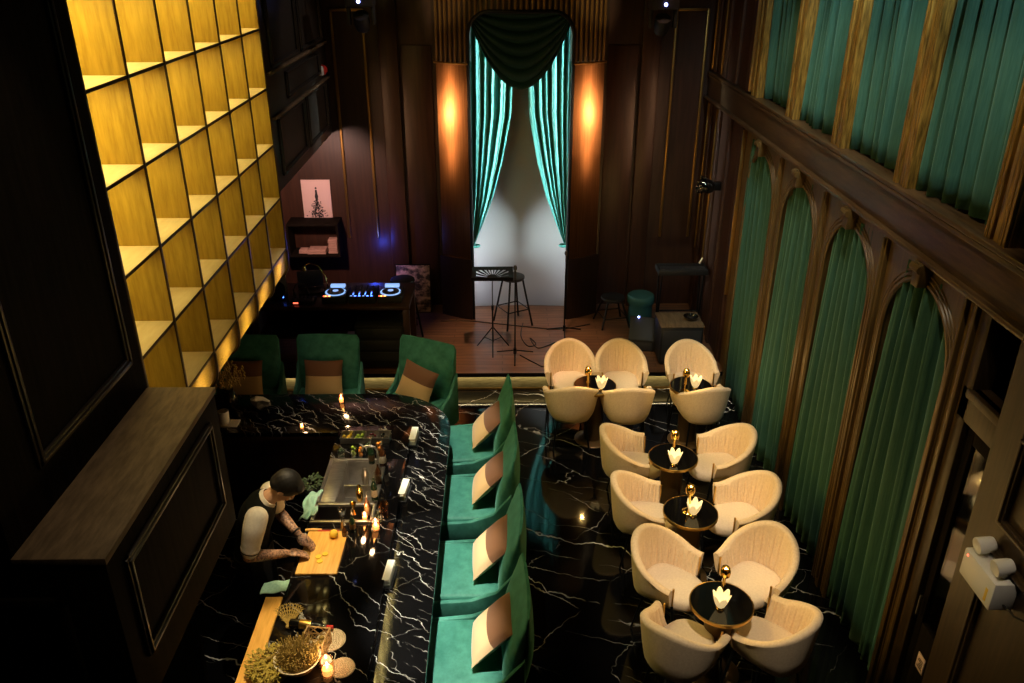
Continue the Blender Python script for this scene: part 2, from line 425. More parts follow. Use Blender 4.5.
# ---- back wall: tall gilt-edged panels either side, raised bands standing in for shadowed recesses, low niche on the left
m = MB(); mg = MB()
for cx in (-1.96, 2.46):
    for dx in (-.20, .20):
        mg.box((cx + dx - .018, YB - .035, 1.3), (cx + dx + .018, YB, 4.34), .008)
    mg.box((cx - .2, YB - .035, 4.31), (cx + .2, YB, 4.345), .008)
for cx in (-1.45, 1.95):
    m.box((cx - .12, YB - .09, ZS), (cx + .12, YB, ZT), .012)
for x0, x1 in ((-1.3, -.9), (1.4, 1.8)):
    m.box((x0, YB - .02, ZS + .1), (x1, YB, 3.9), .008)
struct(m, 'trim_10', W_BACK); struct(mg, 'trim_11', GOLDTRIM)

# ---- convex bronze drum with the curtained doorway
DC = Vector((.25, 12.62)); DR = 1.87; DHW = .655; ZD = 4.35; ZF = 3.73; ZBASE = 1.15
def dp(x, z, off=0.):
    dx = x - DC.x
    n = Vector((dx, -math.sqrt(DR * DR - dx * dx))).normalized()
    return Vector((DC.x + n.x * (DR + off), DC.y + n.y * (DR + off), z))
def arc_sheet(x0, x1, z0, z1, off, t, nu=10):
    m = MB()
    rings = []
    for i in range(nu + 1):
        x = x0 + (x1 - x0) * i / nu
        a, b, c, d = dp(x, z0, off), dp(x, z1, off), dp(x, z1, off - t), dp(x, z0, off - t)
        rings.append([a, b, c, d])
    m.loft(rings)
    return m
def merge(ms):
    out = MB()
    for q in ms:
        me = bpy.data.meshes.new('t'); q.bm.to_mesh(me); q.bm.free(); out.bm.from_mesh(me); bpy.data.meshes.remove(me)
    return out
XA, XB = .25 - 1.09, .25 + 1.09
D0, D1 = .25 - DHW, .25 + DHW
struct(merge([arc_sheet(XA, D0, ZBASE, ZF, 0, .06, 24), arc_sheet(D1, XB, ZBASE, ZF, 0, .06, 24)]), 'wall_drum', BRONZE, angle=20)
struct(merge([arc_sheet(XA, D0, ZS, ZBASE, .035, .095, 20), arc_sheet(D1, XB, ZS, ZBASE, .035, .095, 20)]), 'wall_drum_base', BRONZE_D, angle=20)
lin = [arc_sheet(XA, D0, ZF + .02, ZT, -.02, .08, 20), arc_sheet(D1, XB, ZF + .02, ZT, -.02, .08, 20), arc_sheet(D0, D1, ZD, ZT, -.02, .08, 20)]
# rounded corners of the doorway
for sgn in (-1, 1):
    xe = .25 + sgn * DHW; r = .28
    sp = MB(); rings = []
    for i in range(9):
        a = PI / 2 * i / 8
        x = xe - sgn * (r - r * math.cos(a)); zz = ZD - r + r * math.sin(a)
        rings.append([dp(x, zz, -.01), dp(x, ZD + .01, -.01), dp(x, ZD + .01, -.09), dp(x, zz, -.09)])
    sp.loft(rings); lin.append(sp)
dl = struct(merge(lin), 'wall_drum_upper', BRONZE_D, angle=20)
fl = MB()
nfl = 33
for i in range(nfl):
    aa = math.asin(1.09 / DR)
    a = -aa + 2 * aa * (i + .5) / nfl
    x = DC.x + math.sin(a) * DR
    z0 = ZF
    if abs(x - .25) < DHW - .005:
        k = DHW - abs(x - .25)
        z0 = ZD + .02 if k > .28 else ZD - .28 + math.sqrt(max(.28 ** 2 - (.28 - k) ** 2, 0)) + .02
    p = dp(x, z0, -.01); q = dp(x, ZT, -.01)
    fl.cyl(p, q, .019, n=8)
struct(fl, 'trim_12', FLUTE, parent=dl)
ring = MB(); ring.tube([dp(XA + (D0 - XA) * i / 10, ZF, .012) for i in range(11)], .014); ring.tube([dp(D1 + (XB - D1) * i / 10, ZF, .012) for i in range(11)], .014)
struct(ring, 'trim_13', GOLDTRIM)
fr = []
for i in range(9): fr.append(dp(D0, ZS + (ZD - .28 - ZS) * i / 8, 0))
for i in range(1, 9):
    a = PI / 2 * i / 8; fr.append(dp(D0 + .28 - .28 * math.cos(a), ZD - .28 + .28 * math.sin(a), 0))
for i in range(1, 8): fr.append(dp(D0 + .28 + (2 * DHW - .56) * i / 8, ZD, 0))
for i in range(9):
    a = PI / 2 * (8 - i) / 8; fr.append(dp(D1 - .28 + .28 * math.cos(a), ZD - .28 + .28 * math.sin(a), 0))
for i in range(1, 9): fr.append(dp(D1, ZS + (ZD - .28 - ZS) * (8 - i) / 8, 0))
jm = MB(); jm.tube(fr, .024, 8)
struct(jm, 'door_1', BLACKMETAL)
# drum sides back to the wall, and the pale wall inside the alcove
m = MB()
for x in (XA, XB):
    p = dp(x, 0); m.box((x - .02, p.y - .01, ZS), (x + .02, YB, ZT))
struct(m, 'wall_drum_side', BRONZE_D)
m = MB()
rings = []
for i in range(25):
    x = XA + .03 + (XB - XA - .06) * i / 24
    yy = YB - .03 - .10 * (abs(x - .25) / 1.09) ** 2
    rings.append([(x, yy, ZS), (x, yy, 4.6), (x, yy + .02, 4.6), (x, yy + .02, ZS)])
m.loft(rings)
struct(m, 'wall_alcove', GREYW)

# ---- right wall: arcade below, ledge, gilded pilasters above
PY = [4.42 + 1.225 * i for i in range(5)]       # pilaster centres
AC = [(PY[i] + PY[i + 1]) / 2 for i in range(4)]  # arch centres
AR, ZSP = .475, 2.62
m = MB()
def arch_bay(mb, yc, y0, y1, ztop, x0, x1):
    N = 18
    pts = [(yc - AR, 0.)] + [(yc - AR * math.cos(PI * i / N), ZSP + AR * math.sin(PI * i / N)) for i in range(N + 1)] + [(yc + AR, 0.)]
    for x in (x0, x1):
        bm = mb.bm
        def V(y, z): return bm.verts.new((x, y, z))
        bm.faces.new((V(y0, 0), V(yc - AR, 0), V(yc - AR, ztop), V(y0, ztop)))
        bm.faces.new((V(yc + AR, 0), V(y1, 0), V(y1, ztop), V(yc + AR, ztop)))
        for i in range(1, N + 1):
            a, b = pts[i], pts[i + 1]
            bm.faces.new((V(*a), V(*b), V(b[0], ztop), V(a[0], ztop)))
    for i in range(len(pts) - 1):
        a, b = pts[i], pts[i + 1]
        mb.bm.faces.new([mb.bm.verts.new(p) for p in ((x0, *a), (x0, *b), (x1, *b), (x1, *a))])
    return pts
bounds = [4.36] + PY[1:4] + [9.42]
mold = MB(); keys = []
for i, yc in enumerate(AC):
    pts = arch_bay(m, yc, bounds[i], bounds[i + 1], 3.26, XR, XR + .13)
    for off, rr in ((.0, .020), (.035, .014), (.065, .010)):
        q = []
        for k, (y, z) in enumerate(pts):
            dy, dz = y - yc, z - ZSP
            if z <= ZSP: q.append((XR, y + math.copysign(off, dy), z))
            else:
                l = math.hypot(dy, dz); q.append((XR, yc + dy / l * (l + off), ZSP + dz / l * (l + off)))
        mold.tube(q, rr, 6)
wr = struct(m, 'wall_right', W_ARCH)
struct(mold, 'trim_14', W_ARCH, parent=wr)
kb = MB()
for yc in AC:
    kb.prism([(yc - .045, ZSP + AR - .02), (yc + .045, ZSP + AR - .02), (yc + .06, 3.24), (yc - .06, 3.24)], 'x', XR - .085, XR + .02, .008)
    kb.cyl((XR - .085, yc - .055, 3.2), (XR - .085, yc + .055, 3.2), .028, n=10)
struct(kb, 'trim_15', W_ARCH, parent=wr)
# slim raised pilaster strips between the arches
ps = MB()
for y in PY[1:4]:
    ps.box((XR - .03, y - .035, 0), (XR + .01, y + .035, 3.24), .01)
    ps.box((XR - .045, y - .018, .1), (XR, y + .018, 3.2), .008)
for y in (4.40, 4.52): ps.box((XR - .03, y - .02, 0), (XR + .01, y + .02, 3.24), .01)
struct(ps, 'trim_16', W_ARCH, parent=wr)
struct(MB().box((XR + .27, 4.36, 0), (XR + .37, 11.4, ZT)), 'wall_right_outer', W_BACK)
# far stretch of the right wall next to the stage
m = MB(); m.box((XR, 9.42, 0), (XR + .27, YB, 3.26)); m.box((XR, 9.42, 3.57), (XR + .27, YB, ZT))
struct(m, 'wall_right_far', W_BACK)
m = MB()
for y in (9.55, 10.1, 10.62, 11.1):
    m.box((XR - .035, y - .06, 0), (XR + .01, y + .06, 3.24), .012); m.box((XR - .035, y - .06, 3.6), (XR + .01, y + .06, ZT), .012)
struct(m, 'trim_17', W_BACK)
m = MB()
for y in (9.44, 10.72, 11.2):
    m.box((XR - .045, y - .012, 1.2), (XR, y + .012, 3.2), .006); m.box((XR - .045, y - .012, 3.62), (XR, y + .012, ZT), .006)
struct(m, 'trim_18', GOLDTRIM)
# ledge
m = MB(); m.box((XR - .03, 2.4, 3.27), (XR + .27, 11.36, 3.56), .01)
struct(m, 'trim_19', W_LEDGE_R)
m = MB(); m.box((XR - .05, 2.4, 3.548), (XR + .1, 11.36, 3.585), .012); m.box((XR - .05, 2.4, 3.515), (XR, 11.36, 3.548), .01)
m.box((XR - .075, 2.4, 3.235), (XR + .1, 11.36, 3.275), .014)
struct(m, 'trim_20', W_LEDGE_R)
# gilded pilasters
for y in [3.2] + PY:
    m = MB()
    m.box((XR + .01, y - .11, 3.58), (XR + .2, y + .11, ZT), .008)
    for d in (-.092, -.058, .058, .092): m.box((XR - .015, y + d - .015, 3.58), (XR + .04, y + d + .015, ZT), .008)
    m.box((XR - .004, y - .03, 3.58), (XR + .04, y + .03, ZT), .01)
    struct(m, 'trim_21', W_GOLD)
# near stretch of right wall, doorway and transom
nw = struct(MB().box((2.70, -1.6, 0), (3.1, 3.87, 3.24)), 'wall_right_near', W_ARCH_SHADE)
struct(MB().box((2.78, -1.6, 3.57), (3.1, 3.3, ZT)), 'wall_right_near_upper', W_ARCH_SHADE)
m = MB()
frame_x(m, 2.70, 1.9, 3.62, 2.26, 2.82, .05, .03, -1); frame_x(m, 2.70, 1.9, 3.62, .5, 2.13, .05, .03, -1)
struct(m, 'trim_22', W_ARCH_SHADE)
m = MB()
m.box((XR, 3.85, 2.50), (XR + .12, 4.37, 2.72), .012); m.box((XR, 4.27, 0), (XR + .12, 4.37, 3.25), .012); m.box((XR, 3.85, 3.18), (XR + .12, 4.37, 3.25), .01)
m.box((XR - .02, 3.85, 2.66), (XR + .06, 4.30, 2.72), .012)
struct(m, 'window_1', W_ARCH_SHADE)
dm = MB(); dm.box((XR + .04, 3.86, 0), (XR + .09, 3.93, 2.5), .008); dm.box((XR + .04, 4.2, 0), (XR + .09, 4.27, 2.5), .008); dm.box((XR + .04, 3.93, 2.38), (XR + .09, 4.2, 2.5), .008); dm.box((XR + .04, 3.93, 0), (XR + .09, 4.2, .98), .008)
dr = struct(dm, 'door_2', W_BLACK)
MB().box((XR + .058, 3.925, .97), (XR + .068, 4.205, 2.39)).build('pane', GLASS_DOOR, dr)
MB().cyl((XR + .01, 4.235, 1.02), (XR + .01, 4.235, 1.18), .009, n=8).build('door_handle', STEEL, dr)
# side room seen through the doorway
struct(MB().box((4.6, 2.6, 0), (4.7, 6.2, ZT)), 'wall_side_room', W_BLACK)
struct(MB().box((XR + .37, 5.9, 0), (4.7, 6.0, ZT)), 'wall_side_room_end', W_BLACK)

# ================================================================== CURTAINS
def fold_profile(n, rnd):
    """random pleats: list of (start, width, height)"""
    w = [rnd.uniform(.45, 1.6) for _ in range(n)]; s = sum(w); out = []; a = 0
    for x in w: out.append((a / s, x / s, rnd.uniform(.6, 1.0))); a += x
    return out
def prof(f, u):
    for a, w, h in f:
        if u <= a + w + 1e-9: return h * (.5 - .5 * math.cos(2 * PI * (u - a) / w)) ** .8
    return 0.
def wall_curtain(name, y0, y1, z0, z1, x, nf, amp, label, group, seed, matl=CURT, fan=0.):
    rnd = random.Random(seed); f = fold_profile(nf, rnd); ph = rnd.uniform(0, 6)
    def fn(u, v):
        yc = (y0 + y1) / 2
        y = y0 + (y1 - y0) * u + .015 * math.sin(3 * v + ph + 5 * u)
        y = yc + (y - yc) * (1 - fan * v * v)
        a = amp * (.75 + .25 * math.sin(2.2 * v + ph + 4 * u))
        return (x - a * prof(f, u), y, z0 + (z1 - z0) * v)
    o = MB().grid(fn, nf * 11, 14).build(name, matl, angle=180)
    solidify(o, .006)
    return tag(o, label, 'curtain', group)
ords = ['nearest', 'second nearest', 'third nearest', 'farthest']
for i, yc in enumerate(AC):
    wall_curtain('curtain', yc - .53, yc + .53, .02, 3.16, XR + .080, 9, .105,
        ['floor-length green velvet curtain in the arch nearest the glass door',
         'floor-length green velvet curtain in the second arch from the glass door',
         'floor-length green velvet curtain in the third arch from the glass door',
         'floor-length green velvet curtain in the arch nearest the stage'][i], 'green curtains in the wall arches', 40 + i, fan=.12)
ub = [3.2] + PY
for i in range(5):
    wall_curtain('curtain', ub[i] + .09, ub[i + 1] - .09, 3.59, ZT - .02, XR + .15, 7, .13,
        ['green curtain above the ledge, cut by the right edge of the photo',
         'wide green curtain above the ledge, over the arch nearest the glass door',
         'green curtain above the ledge, over the second arch from the glass door',
         'green curtain above the ledge, over the third arch from the glass door',
         'narrow green curtain above the ledge, over the arch nearest the stage'][i], 'green curtains above the ledge', 60 + i)

# stage doorway drapes
def side_drape(sgn, seed, label):
    rnd = random.Random(seed); f = fold_profile(6, rnd)
    ztie = 1.28
    wk = [(0, .62), (.1, .61), (.42, .56), (.62, .44), (.78, .31), (.9, .17), (1.0, .045)]
    def width(t):
        for (a, wa), (b, wb_) in zip(wk, wk[1:]):
            if t <= b: return wa + (wb_ - wa) * (t - a) / (b - a)
        return wk[-1][1]
    def fn(u, v):
        t = 1 - v
        W = width(t)
        xe = .25 + sgn * (DHW + .02)
        z = ztie + (4.36 - ztie) * v
        z2 = z + (.28 * u * t ** 3 * 0)
        ang = .5 * t ** 3
        return (xe - sgn * W * u, 11.13 - .07 * prof(f, u) * (1 - .55 * t ** 4), z2 - .10 * (1 - u) * t ** 6)
    o = MB().grid(fn, 110, 44).build('stage_curtain', CURT_T, angle=180)
    solidify(o, .006)
    b = MB(); xe = .25 + sgn * (DHW - .01)
    b.tube([(xe - sgn * .03 + .055 * math.cos(2 * PI * k / 14), 11.10 + .05 * math.sin(2 * PI * k / 14), 1.27) for k in range(14)], .016, 6, True)
    b.build('tie_back', CURT_T, o)
    return tag(o, label, 'curtain', 'tied drapes in the stage doorway')
side_drape(-1, 3, 'left teal velvet drape tied back in the bright stage doorway')
side_drape(1, 4, 'right teal velvet drape tied back in the bright stage doorway')
def swag(u, v):
    s = 2 * u - 1; t = v
    H = .92 * t
    z = 4.37 - .02 * t - H * (1 - abs(s) ** 2.0) ** .95
    d = (1 - s * s) ** .5
    rip = .055 * d * (abs(math.sin(PI * 6.5 * t ** .9)) ** .7)
    return (.25 + s * (DHW + .01), 10.94 - .03 * d - rip - .02 * t * d, z)
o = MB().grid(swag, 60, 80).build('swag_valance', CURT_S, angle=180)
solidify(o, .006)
tag(o, 'shaded green swagged valance hanging in the top of the stage doorway', 'valance')

# ================================================================== LIT SHELF GRID
SY = [4.72, 5.31, 5.93, 6.55, 7.16, 7.78, 8.40]
SZ = [2.18 + .545 * k for k in range(7)]
SD = .50
sh = empty('wall_shelf', (XL, 6.5, 1.86), 0, 'tall glowing honey-gold grid shelf over the bar, cells lit from inside', 'shelf')
def L(mb): return mb.xf(TR(-XL, -6.5, -1.86))
L(MB().box((XL - SD - .02, SY[0], 1.9), (XL - SD, SY[-1], 5.6))).build('back_panel', W_HONEY, sh)
CV = [(XL - SD * (1 - math.cos(a * PI / 24)) ** 2, 2.17 - .37 * math.sin(a * PI / 24) ** .9) for a in range(13)]
pan = [(XL, 5.6), (XL, 2.17)] + CV[1:] + [(XL - SD, 5.6)]
for y in SY:
    p = L(MB().prism(pan, 'y', y - .013, y + .013)).build('vertical_panel', W_HONEY, sh)
    e = MB().box((XL, y - .014, 2.15), (XL + .010, y + .014, 5.6), .003)
    e.tube([(a + .004, y, b) for a, b in CV], .014, 6)
    L(e).build('edge_strip', W_EDGE, p)
for k, z in enumerate(SZ):
    b = L(MB().box((XL - SD, SY[0], z - .011), (XL, SY[-1], z + .011))).build('shelf_board', W_HONEY_LIT, sh)
    L(MB().box((XL, SY[0], z - .011), (XL + .008, SY[-1], z + .011), .003)).build('edge_strip', W_EDGE, b)
for i in range(6):
    m = MB()
    rings = [[(a - .012, SY[i] + .02, b + .012), (a - .012, SY[i + 1] - .02, b + .012)] for a, b in CV]
    m.loft(rings, cap=False, closed=False)
    g = L(m).build('gold_cove', GOLDLEAF, sh); solidify(g, .008)
for k, z in enumerate(SZ):
    L(MB().box((XL - SD + .002, SY[0] + .02, z - .032), (XL - SD + .018, SY[-1] - .02, z - .016))).build('led_strip', LEDW, sh)
struct(MB().box((-3.3, 4.7, 1.88), (XL - SD - .021, 8.42, ZT)), 'wall_left_behind_shelf', W_BLACK)

# ================================================================== TUB CHAIRS (face local -y)
def shell_mesh():
    m = MB()
    rad, arm = .232, .165
    Ltot = PI * rad + 2 * arm
    N = 88; rings = []
    for i in range(N + 1):
        t = i / N; s = t * Ltot
        if s < arm:
            p = Vector((rad, -arm + s)); n = Vector((1, 0))
        elif s > Ltot - arm:
            p = Vector((-rad, -(s - (Ltot - arm)))); n = Vector((-1, 0))
        else:
            a = (s - arm) / rad; n = Vector((math.cos(a), math.sin(a))); p = n * rad
        e = abs(2 * t - 1)                       # 0 back .. 1 tips
        k = 1 - min(e / .96, 1) ; k = k * k * (3 - 2 * k)
        zt = .635 + .22 * k
        zb = .365 + .085 * min(max((e - .35) / .4, 0), 1)
        # flare outwards towards the top
        fl = .026
        rib = .006 * math.cos(2 * PI * t * 34)
        th = .030
        prof_ = []
        for (q, off) in ((0, -.034), (.03, -.008), (.12, .008), (.35, .018), (.65, .025), (.9, .030)): prof_.append((zb + (zt - zb) * q, off + th + (fl * q - .01)))
        for a in range(5):
            an = PI * a / 4
            prof_.append((zt - .02 + .02 * math.sin(an), .030 + fl - .01 + math.cos(an) * th * .98))
        for (q, off) in ((.9, .030), (.65, .023), (.35, .014), (.12, .004), (0, -.008)): prof_.append((zb + (zt - zb) * q, off - th + (fl * q - .01) + rib))
        sc = 1.0
        rings.append([(p.x + n.x * o, p.y + n.y * o + .03, z) for z, o in prof_])
    m.loft(rings)
    return m
def seat_mesh():
    m = MB(); out = []
    N = 40
    for k in range(N):
        a = 2 * PI * k / N
        c, s_ = math.cos(a), math.sin(a)
        x = .205 * math.copysign(abs(c) ** .72, c); y = (.205 if s_ > 0 else .315) * math.copysign(abs(s_) ** .8, s_)
        out.append((x, y + .02))
    rings = []
    for sc, z in ((.80, .375), (.95, .378), (.99, .392), (1, .42), (.985, .45), (.93, .468), (.8, .477), (.5, .482), (.2, .483)):
        rings.append([(x * sc, y * sc, z) for x, y in out])
    m.loft(rings)
    return m
def make_chair():
    t = empty('tub_chair')
    shell_mesh().build('backrest', CREAM, t, angle=60)
    seat_mesh().build('seat', CREAMSEAT, t, angle=60)
    for s in (-1, 1):
        b = MB(); b.box((s * .232 - .010, -.146, .44), (s * .232 + .006, -.132, .630), .003)
        b.build('arm_trim', GOLDR, t)
        MB().cyl((s * .238, -.14, .46), (s * .262, -.20, 0), .012, .009, 8).build('leg', BLACKMETAL, t)
        MB().cyl((s * .15, .14, .38), (s * .20, .215, 0), .012, .009, 8).build('leg', BLACKMETAL, t)
    f = MB(); f.tube([(-.238, -.145, .37), (.238, -.145, .37)], .009, 8); f.tube([(-.238, -.145, .37), (-.15, .14, .37), (.15, .14, .37), (.238, -.145, .37)], .009, 8)
    f.build('seat_frame', BLACKMETAL, t)
    return t
CH0 = make_chair(); CH_USED = [False]
def chair(x, y, face, label, group):
    """face = direction the sitter looks, degrees, 0 = +x, 90 = +y"""
    o = CH0 if not CH_USED[0] else copy_tree(CH0)
    CH_USED[0] = True
    o.location = (x, y, 0); o.rotation_euler = (0, 0, math.radians(face + 90))
    return tag(o, label, 'chair', group)

# ================================================================== ROUND TABLES
def make_table():
    t = empty('bistro_table')
    MB().lathe([(.0, .672), (.10, .672), (.222, .680), (.226, .686), (.226, .70), (.222, .704), (0, .704)], n=48).build('tabletop', BLACKGLOSS, t)
    MB().lathe([(.2265, .676), (.2345, .678), (.2355, .69), (.2345, .702), (.2265, .705)], n=48).build('rim', GOLDR, t)
    MB().lathe([(.105, .03), (.105, .66), (.13, .672)], n=32).build('pedestal', PEDM, t)
    MB().lathe([(.0, 0), (.20, 0), (.205, .012), (.19, .024), (.11, .034), (0, .034)], n=40).build('base', PEDM, t)
    return t
TB0 = make_table(); TB_USED = [False]
def table(x, y, label):
    o = TB0 if not TB_USED[0] else copy_tree(TB0); TB_USED[0] = True
    o.location = (x, y, 0)
    return tag(o, label, 'table', 'round black tables in the lounge')
def make_lamp():
    t = empty('table_lamp')
    MB().lathe([(0, 0), (.042, 0), (.044, .006), (.03, .016), (.014, .024), (0, .026)], n=24).build('base', BRASS, t)
    MB().lathe([(.011, .022), (.010, .06), (.015, .075), (.010, .09), (.009, .135), (.016, .142)], n=16).build('stem', BRASS, t)
    MB().lathe([(.014, .140), (.030, .150), (.034, .17), (.032, .19), (.024, .20), (.027, .206), (.020, .214), (0, .216)], n=20).build('lamp_head', BRASS, t)
    return t
LP0 = make_lamp(); LP0.scale = (1.2, 1.2, 1.28); LP_USED = [False]
def tlamp(x, y, label):
    o = LP0 if not LP_USED[0] else copy_tree(LP0); LP_USED[0] = True
    o.location = (x, y, .7045)
    return tag(o, label, 'lamp', 'brass lamps on the round tables')
def make_tulip():
    t = empty('tulip_light')
    MB().lathe([(0, 0), (.022, 0), (.024, .006), (.016, .014), (.018, .02)], n=16).build('base', BRASS, t)
    N = 60; rings = []
    for v in range(11):
        q = v / 10
        r = .018 + .030 * q ** .7
        rings.append([(math.cos(2 * PI * k / N) * (r + .004 * q * math.cos(6 * 2 * PI * k / N)), math.sin(2 * PI * k / N) * (r + .004 * q * math.cos(6 * 2 * PI * k / N)),
                       .018 + (.058 + .034 * abs(math.cos(3 * 2 * PI * k / N))) * q) for k in range(N)])
    m = MB(); m.loft(rings, cap=False); o = m.build('shade', TULIP, t, angle=120); solidify(o, .003)
    return t
TU0 = make_tulip(); TU0.scale = (1.3, 1.3, 1.35); TU_USED = [False]
def tulip(x, y, label, rz=0):
    o = TU0 if not TU_USED[0] else copy_tree(TU0); TU_USED[0] = True
    o.location = (x, y, .7045); o.rotation_euler = (0, 0, rz)
    return tag(o, label, 'candle light', 'white tulip lights on the round tables')

T = [at(595, 385, z=.7), at(691, 386, z=.7), at(673, 457, z=.7), at(690.5, 512, z=.7), at(721.5, 603, z=.7)]
TN = ['round black table by the stage between two pairs of cream chairs', 'round black table by the stage at the wall of green curtains, between two cream chairs',
      'round black table between two facing chairs, second row back from the front group', 'round black table between two facing chairs, just behind the front group', 'round black table in the front group of four cream chairs']
LN = ['brass table lamp standing on the table between two pairs of chairs by the stage', 'brass table lamp standing on the stage-side table nearest the green curtains', 'brass table lamp on the table two rows behind the front group', 'brass table lamp on the table just behind the front group', 'brass table lamp on the front table ringed by four chairs']
UN = ['white tulip-shaped light on the table between two pairs of chairs by the stage', 'white tulip-shaped light on the stage-side table nearest the green curtains', 'white tulip-shaped light on the table two rows behind the front group', 'white tulip-shaped light on the table just behind the front group', 'white tulip-shaped light on the front table ringed by four chairs']
LAMP_PX = [(587.5, 390), (684.5, 392), (673, 456), (688, 512), (722, 596)]
TUL_PX = [(601, 390), (695, 389), (674, 465), (693, 516), (720, 609)]
for i, p in enumerate(T):
    table(p.x, p.y, TN[i])
    q = at(*LAMP_PX[i], z=.7); tlamp(q.x, q.y, LN[i])
    q = at(*TUL_PX[i], z=.7); tulip(q.x, q.y, UN[i], .4 * i)
def cpos(u, v): return at(u, v, z=.47)
# back row by the stage
for u, v, f, lab in ((570, 379, 270, 'cream tub chair backed to the stage, left one of the pair facing the room'),
                  (620.5, 379, 270, 'cream tub chair backed to the stage, right one of the pair facing the room'),
                  (690, 380, 272, 'cream tub chair backed to the stage, nearest the green curtains'),
                  (570.5, 404, 91, 'cream tub chair facing the stage, left one of the pair'),
                  (625.5, 405, 91, 'cream tub chair facing the stage, right one of the pair'),
                  (699, 405, 100, 'cream tub chair facing the stage, nearest the green curtains'),
                  (632, 462, -4, 'cream tub chair left of the table two rows behind the front group'),
                  (718, 463, 186, 'cream tub chair right of the table two rows behind the front group'),
                  (646, 514, -6, 'cream tub chair left of the table just behind the front group'),
                  (738, 515, 188, 'cream tub chair right of the table just behind the front group'),
                  (670, 581, -38, 'cream tub chair at the far left of the front group of four'),
                  (753, 579, 222, 'cream tub chair at the far right of the front group of four'),
                  (682, 645, 52, 'cream tub chair at the near left of the front group of four'),
                  (768, 640, 135, 'cream tub chair at the near right of the front group of four')):
    p = cpos(u, v)
    chair(p.x, p.y, f, lab, 'cream tub chairs around the round tables')
# dim side room: chair and table with brass pieces
c = chair(4.0, 5.0, 200, 'pale tub chair in the dim room behind the glass door, farther in', 'pale chairs behind the glass door')
c = chair(3.50, 4.42, 100, 'pale tub chair in the dim room close behind the glass door', 'pale chairs behind the glass door')
o = copy_tree(TB0); o.location = (3.45, 5.10, 0); tag(o, 'round black table in the dim room behind the glass door', 'table', 'tables behind the glass door')
o = copy_tree(LP0); o.location = (3.42, 5.0, .7045); tag(o, 'brass table lamp in the dim room behind the glass door', 'lamp', 'lamps behind the glass door')

# ================================================================== GREEN HIGH-BACK LOUNGE CHAIRS (face local -y)
def make_lounge():
    t = empty('lounge_chair')
    m = MB()
    m.box((-.335, -.36, .29), (.335, .30, .475), .035, 3)
    m.build('seat', VELVET, t, angle=50)
    m = MB(); m.box((-.33, -.35, .12), (.33, .28, .288), .02); m.build('seat_base', VELVET, t)
    # back: tall slightly flaring panel, thick in the middle, thin at the top
    rings = []
    for q in range(15):
        v = q / 14
        z = .30 + .78 * v
        w = .335 + .03 * v - .03 * max(0, (v - .93) / .07) ** 2
        th = .05 + .045 * math.sin(PI * min(v / .9, 1)) - .02 * v; th *= 1.15 * (max(.02, 1 - .9 * max(0, (v - .72) / .28) ** 2)) ** .5
        yc = .27 + .13 * v
        ring = []
        for k in range(28):
            a = 2 * PI * k / 28
            cx = math.copysign(abs(math.cos(a)) ** .35, math.cos(a)); sy = math.copysign(abs(math.sin(a)) ** .6, math.sin(a))
            ring.append((w * cx, yc + th * sy - .02 * cx * cx * v, z))
        rings.append(ring)
    MB().loft(rings).build('backrest', VELVET, t, angle=60)
    for s in (-1, 1):
        m = MB()
        poly = [(-.36, .14), (-.36, .43), (-.30, .445), (.0, .47), (.20, .55), (.36, .76), (.36, .14)]
        m.prism(poly, 'x', s * .362 - .022, s * .362 + .022, .014)
        m.build('armrest', VELVET, t)
    for x in (-.3, .3):
        for y in (-.31, .27):
            MB().cyl((x, y, .13), (x * 1.03, y * 1.03, 0), .02, .013, 10).build('leg', BLACKMETAL, t)
    return t
LG0 = make_lounge(); LG_USED = [False]
def lounge(x, y, face, label):
    o = LG0 if not LG_USED[0] else copy_tree(LG0); LG_USED[0] = True
    o.location = (x, y, 0); o.rotation_euler = (0, 0, math.radians(face + 90))
    return tag(o, label, 'armchair', 'green high-back armchairs around the bar')
def pillow_mesh(w=.44, h=.43, t=.14):
    m = MB(); N = 18
    def f(sgn):
        def g(u, v):
            a, b = 2 * u - 1, 2 * v - 1
            d = max(0, (1 - abs(a) ** 2.4) * (1 - abs(b) ** 2.4)) ** .55
            k = 1 - .06 * (1 - abs(a) ** 2) * abs(b) ** 3; k2 = 1 - .06 * (1 - abs(b) ** 2) * abs(a) ** 3
            return (a * w / 2 * k2, sgn * t / 2 * d, b * h / 2 * k)
        return g
    m.grid(f(1), N, N); m.grid(f(-1), N, N)
    bmesh.ops.remove_doubles(m.bm, verts=m.bm.verts[:], dist=.0004)
    return m
PM = {}
def pillow(px, py, pz, face, lean, roll, label, matl):
    """stands against a back; face = way it faces"""
    o = pillow_mesh().build('throw_pillow', matl, angle=60)
    o.matrix_world = TR(px, py, pz) @ RZ(math.radians(face + 90)) @ RX(lean) @ RY(roll)
    return tag(o, label, 'pillow', 'two-tone pillows on the green armchairs')
SIDE_Y = [7.27, 6.34, 5.36, 4.47]
names = ['nearest the stage', 'second from the stage end', 'third from the stage end', 'nearest the camera']
for y, n, dx, rl in zip(SIDE_Y, names, (.0, .03, .06, .08), (.05, -.04, .07, 0.)):
    lounge(-.31 + dx, y, 180 + (2 if n[0] == 'n' else -1), 'green velvet armchair along the right side of the bar, %s' % n)
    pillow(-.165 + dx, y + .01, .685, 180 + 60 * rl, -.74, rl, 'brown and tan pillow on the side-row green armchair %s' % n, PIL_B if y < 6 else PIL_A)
pc = at(325, 384, z=.47); lounge(-2.0, 8.22, 268, 'green velvet armchair behind the far bar arm, in front of the mixer desk')
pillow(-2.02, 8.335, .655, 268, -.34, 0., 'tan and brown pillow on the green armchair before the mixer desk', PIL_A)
lounge(-2.90, 8.22, 270, 'green velvet armchair deep in shadow under the end of the glowing shelf')
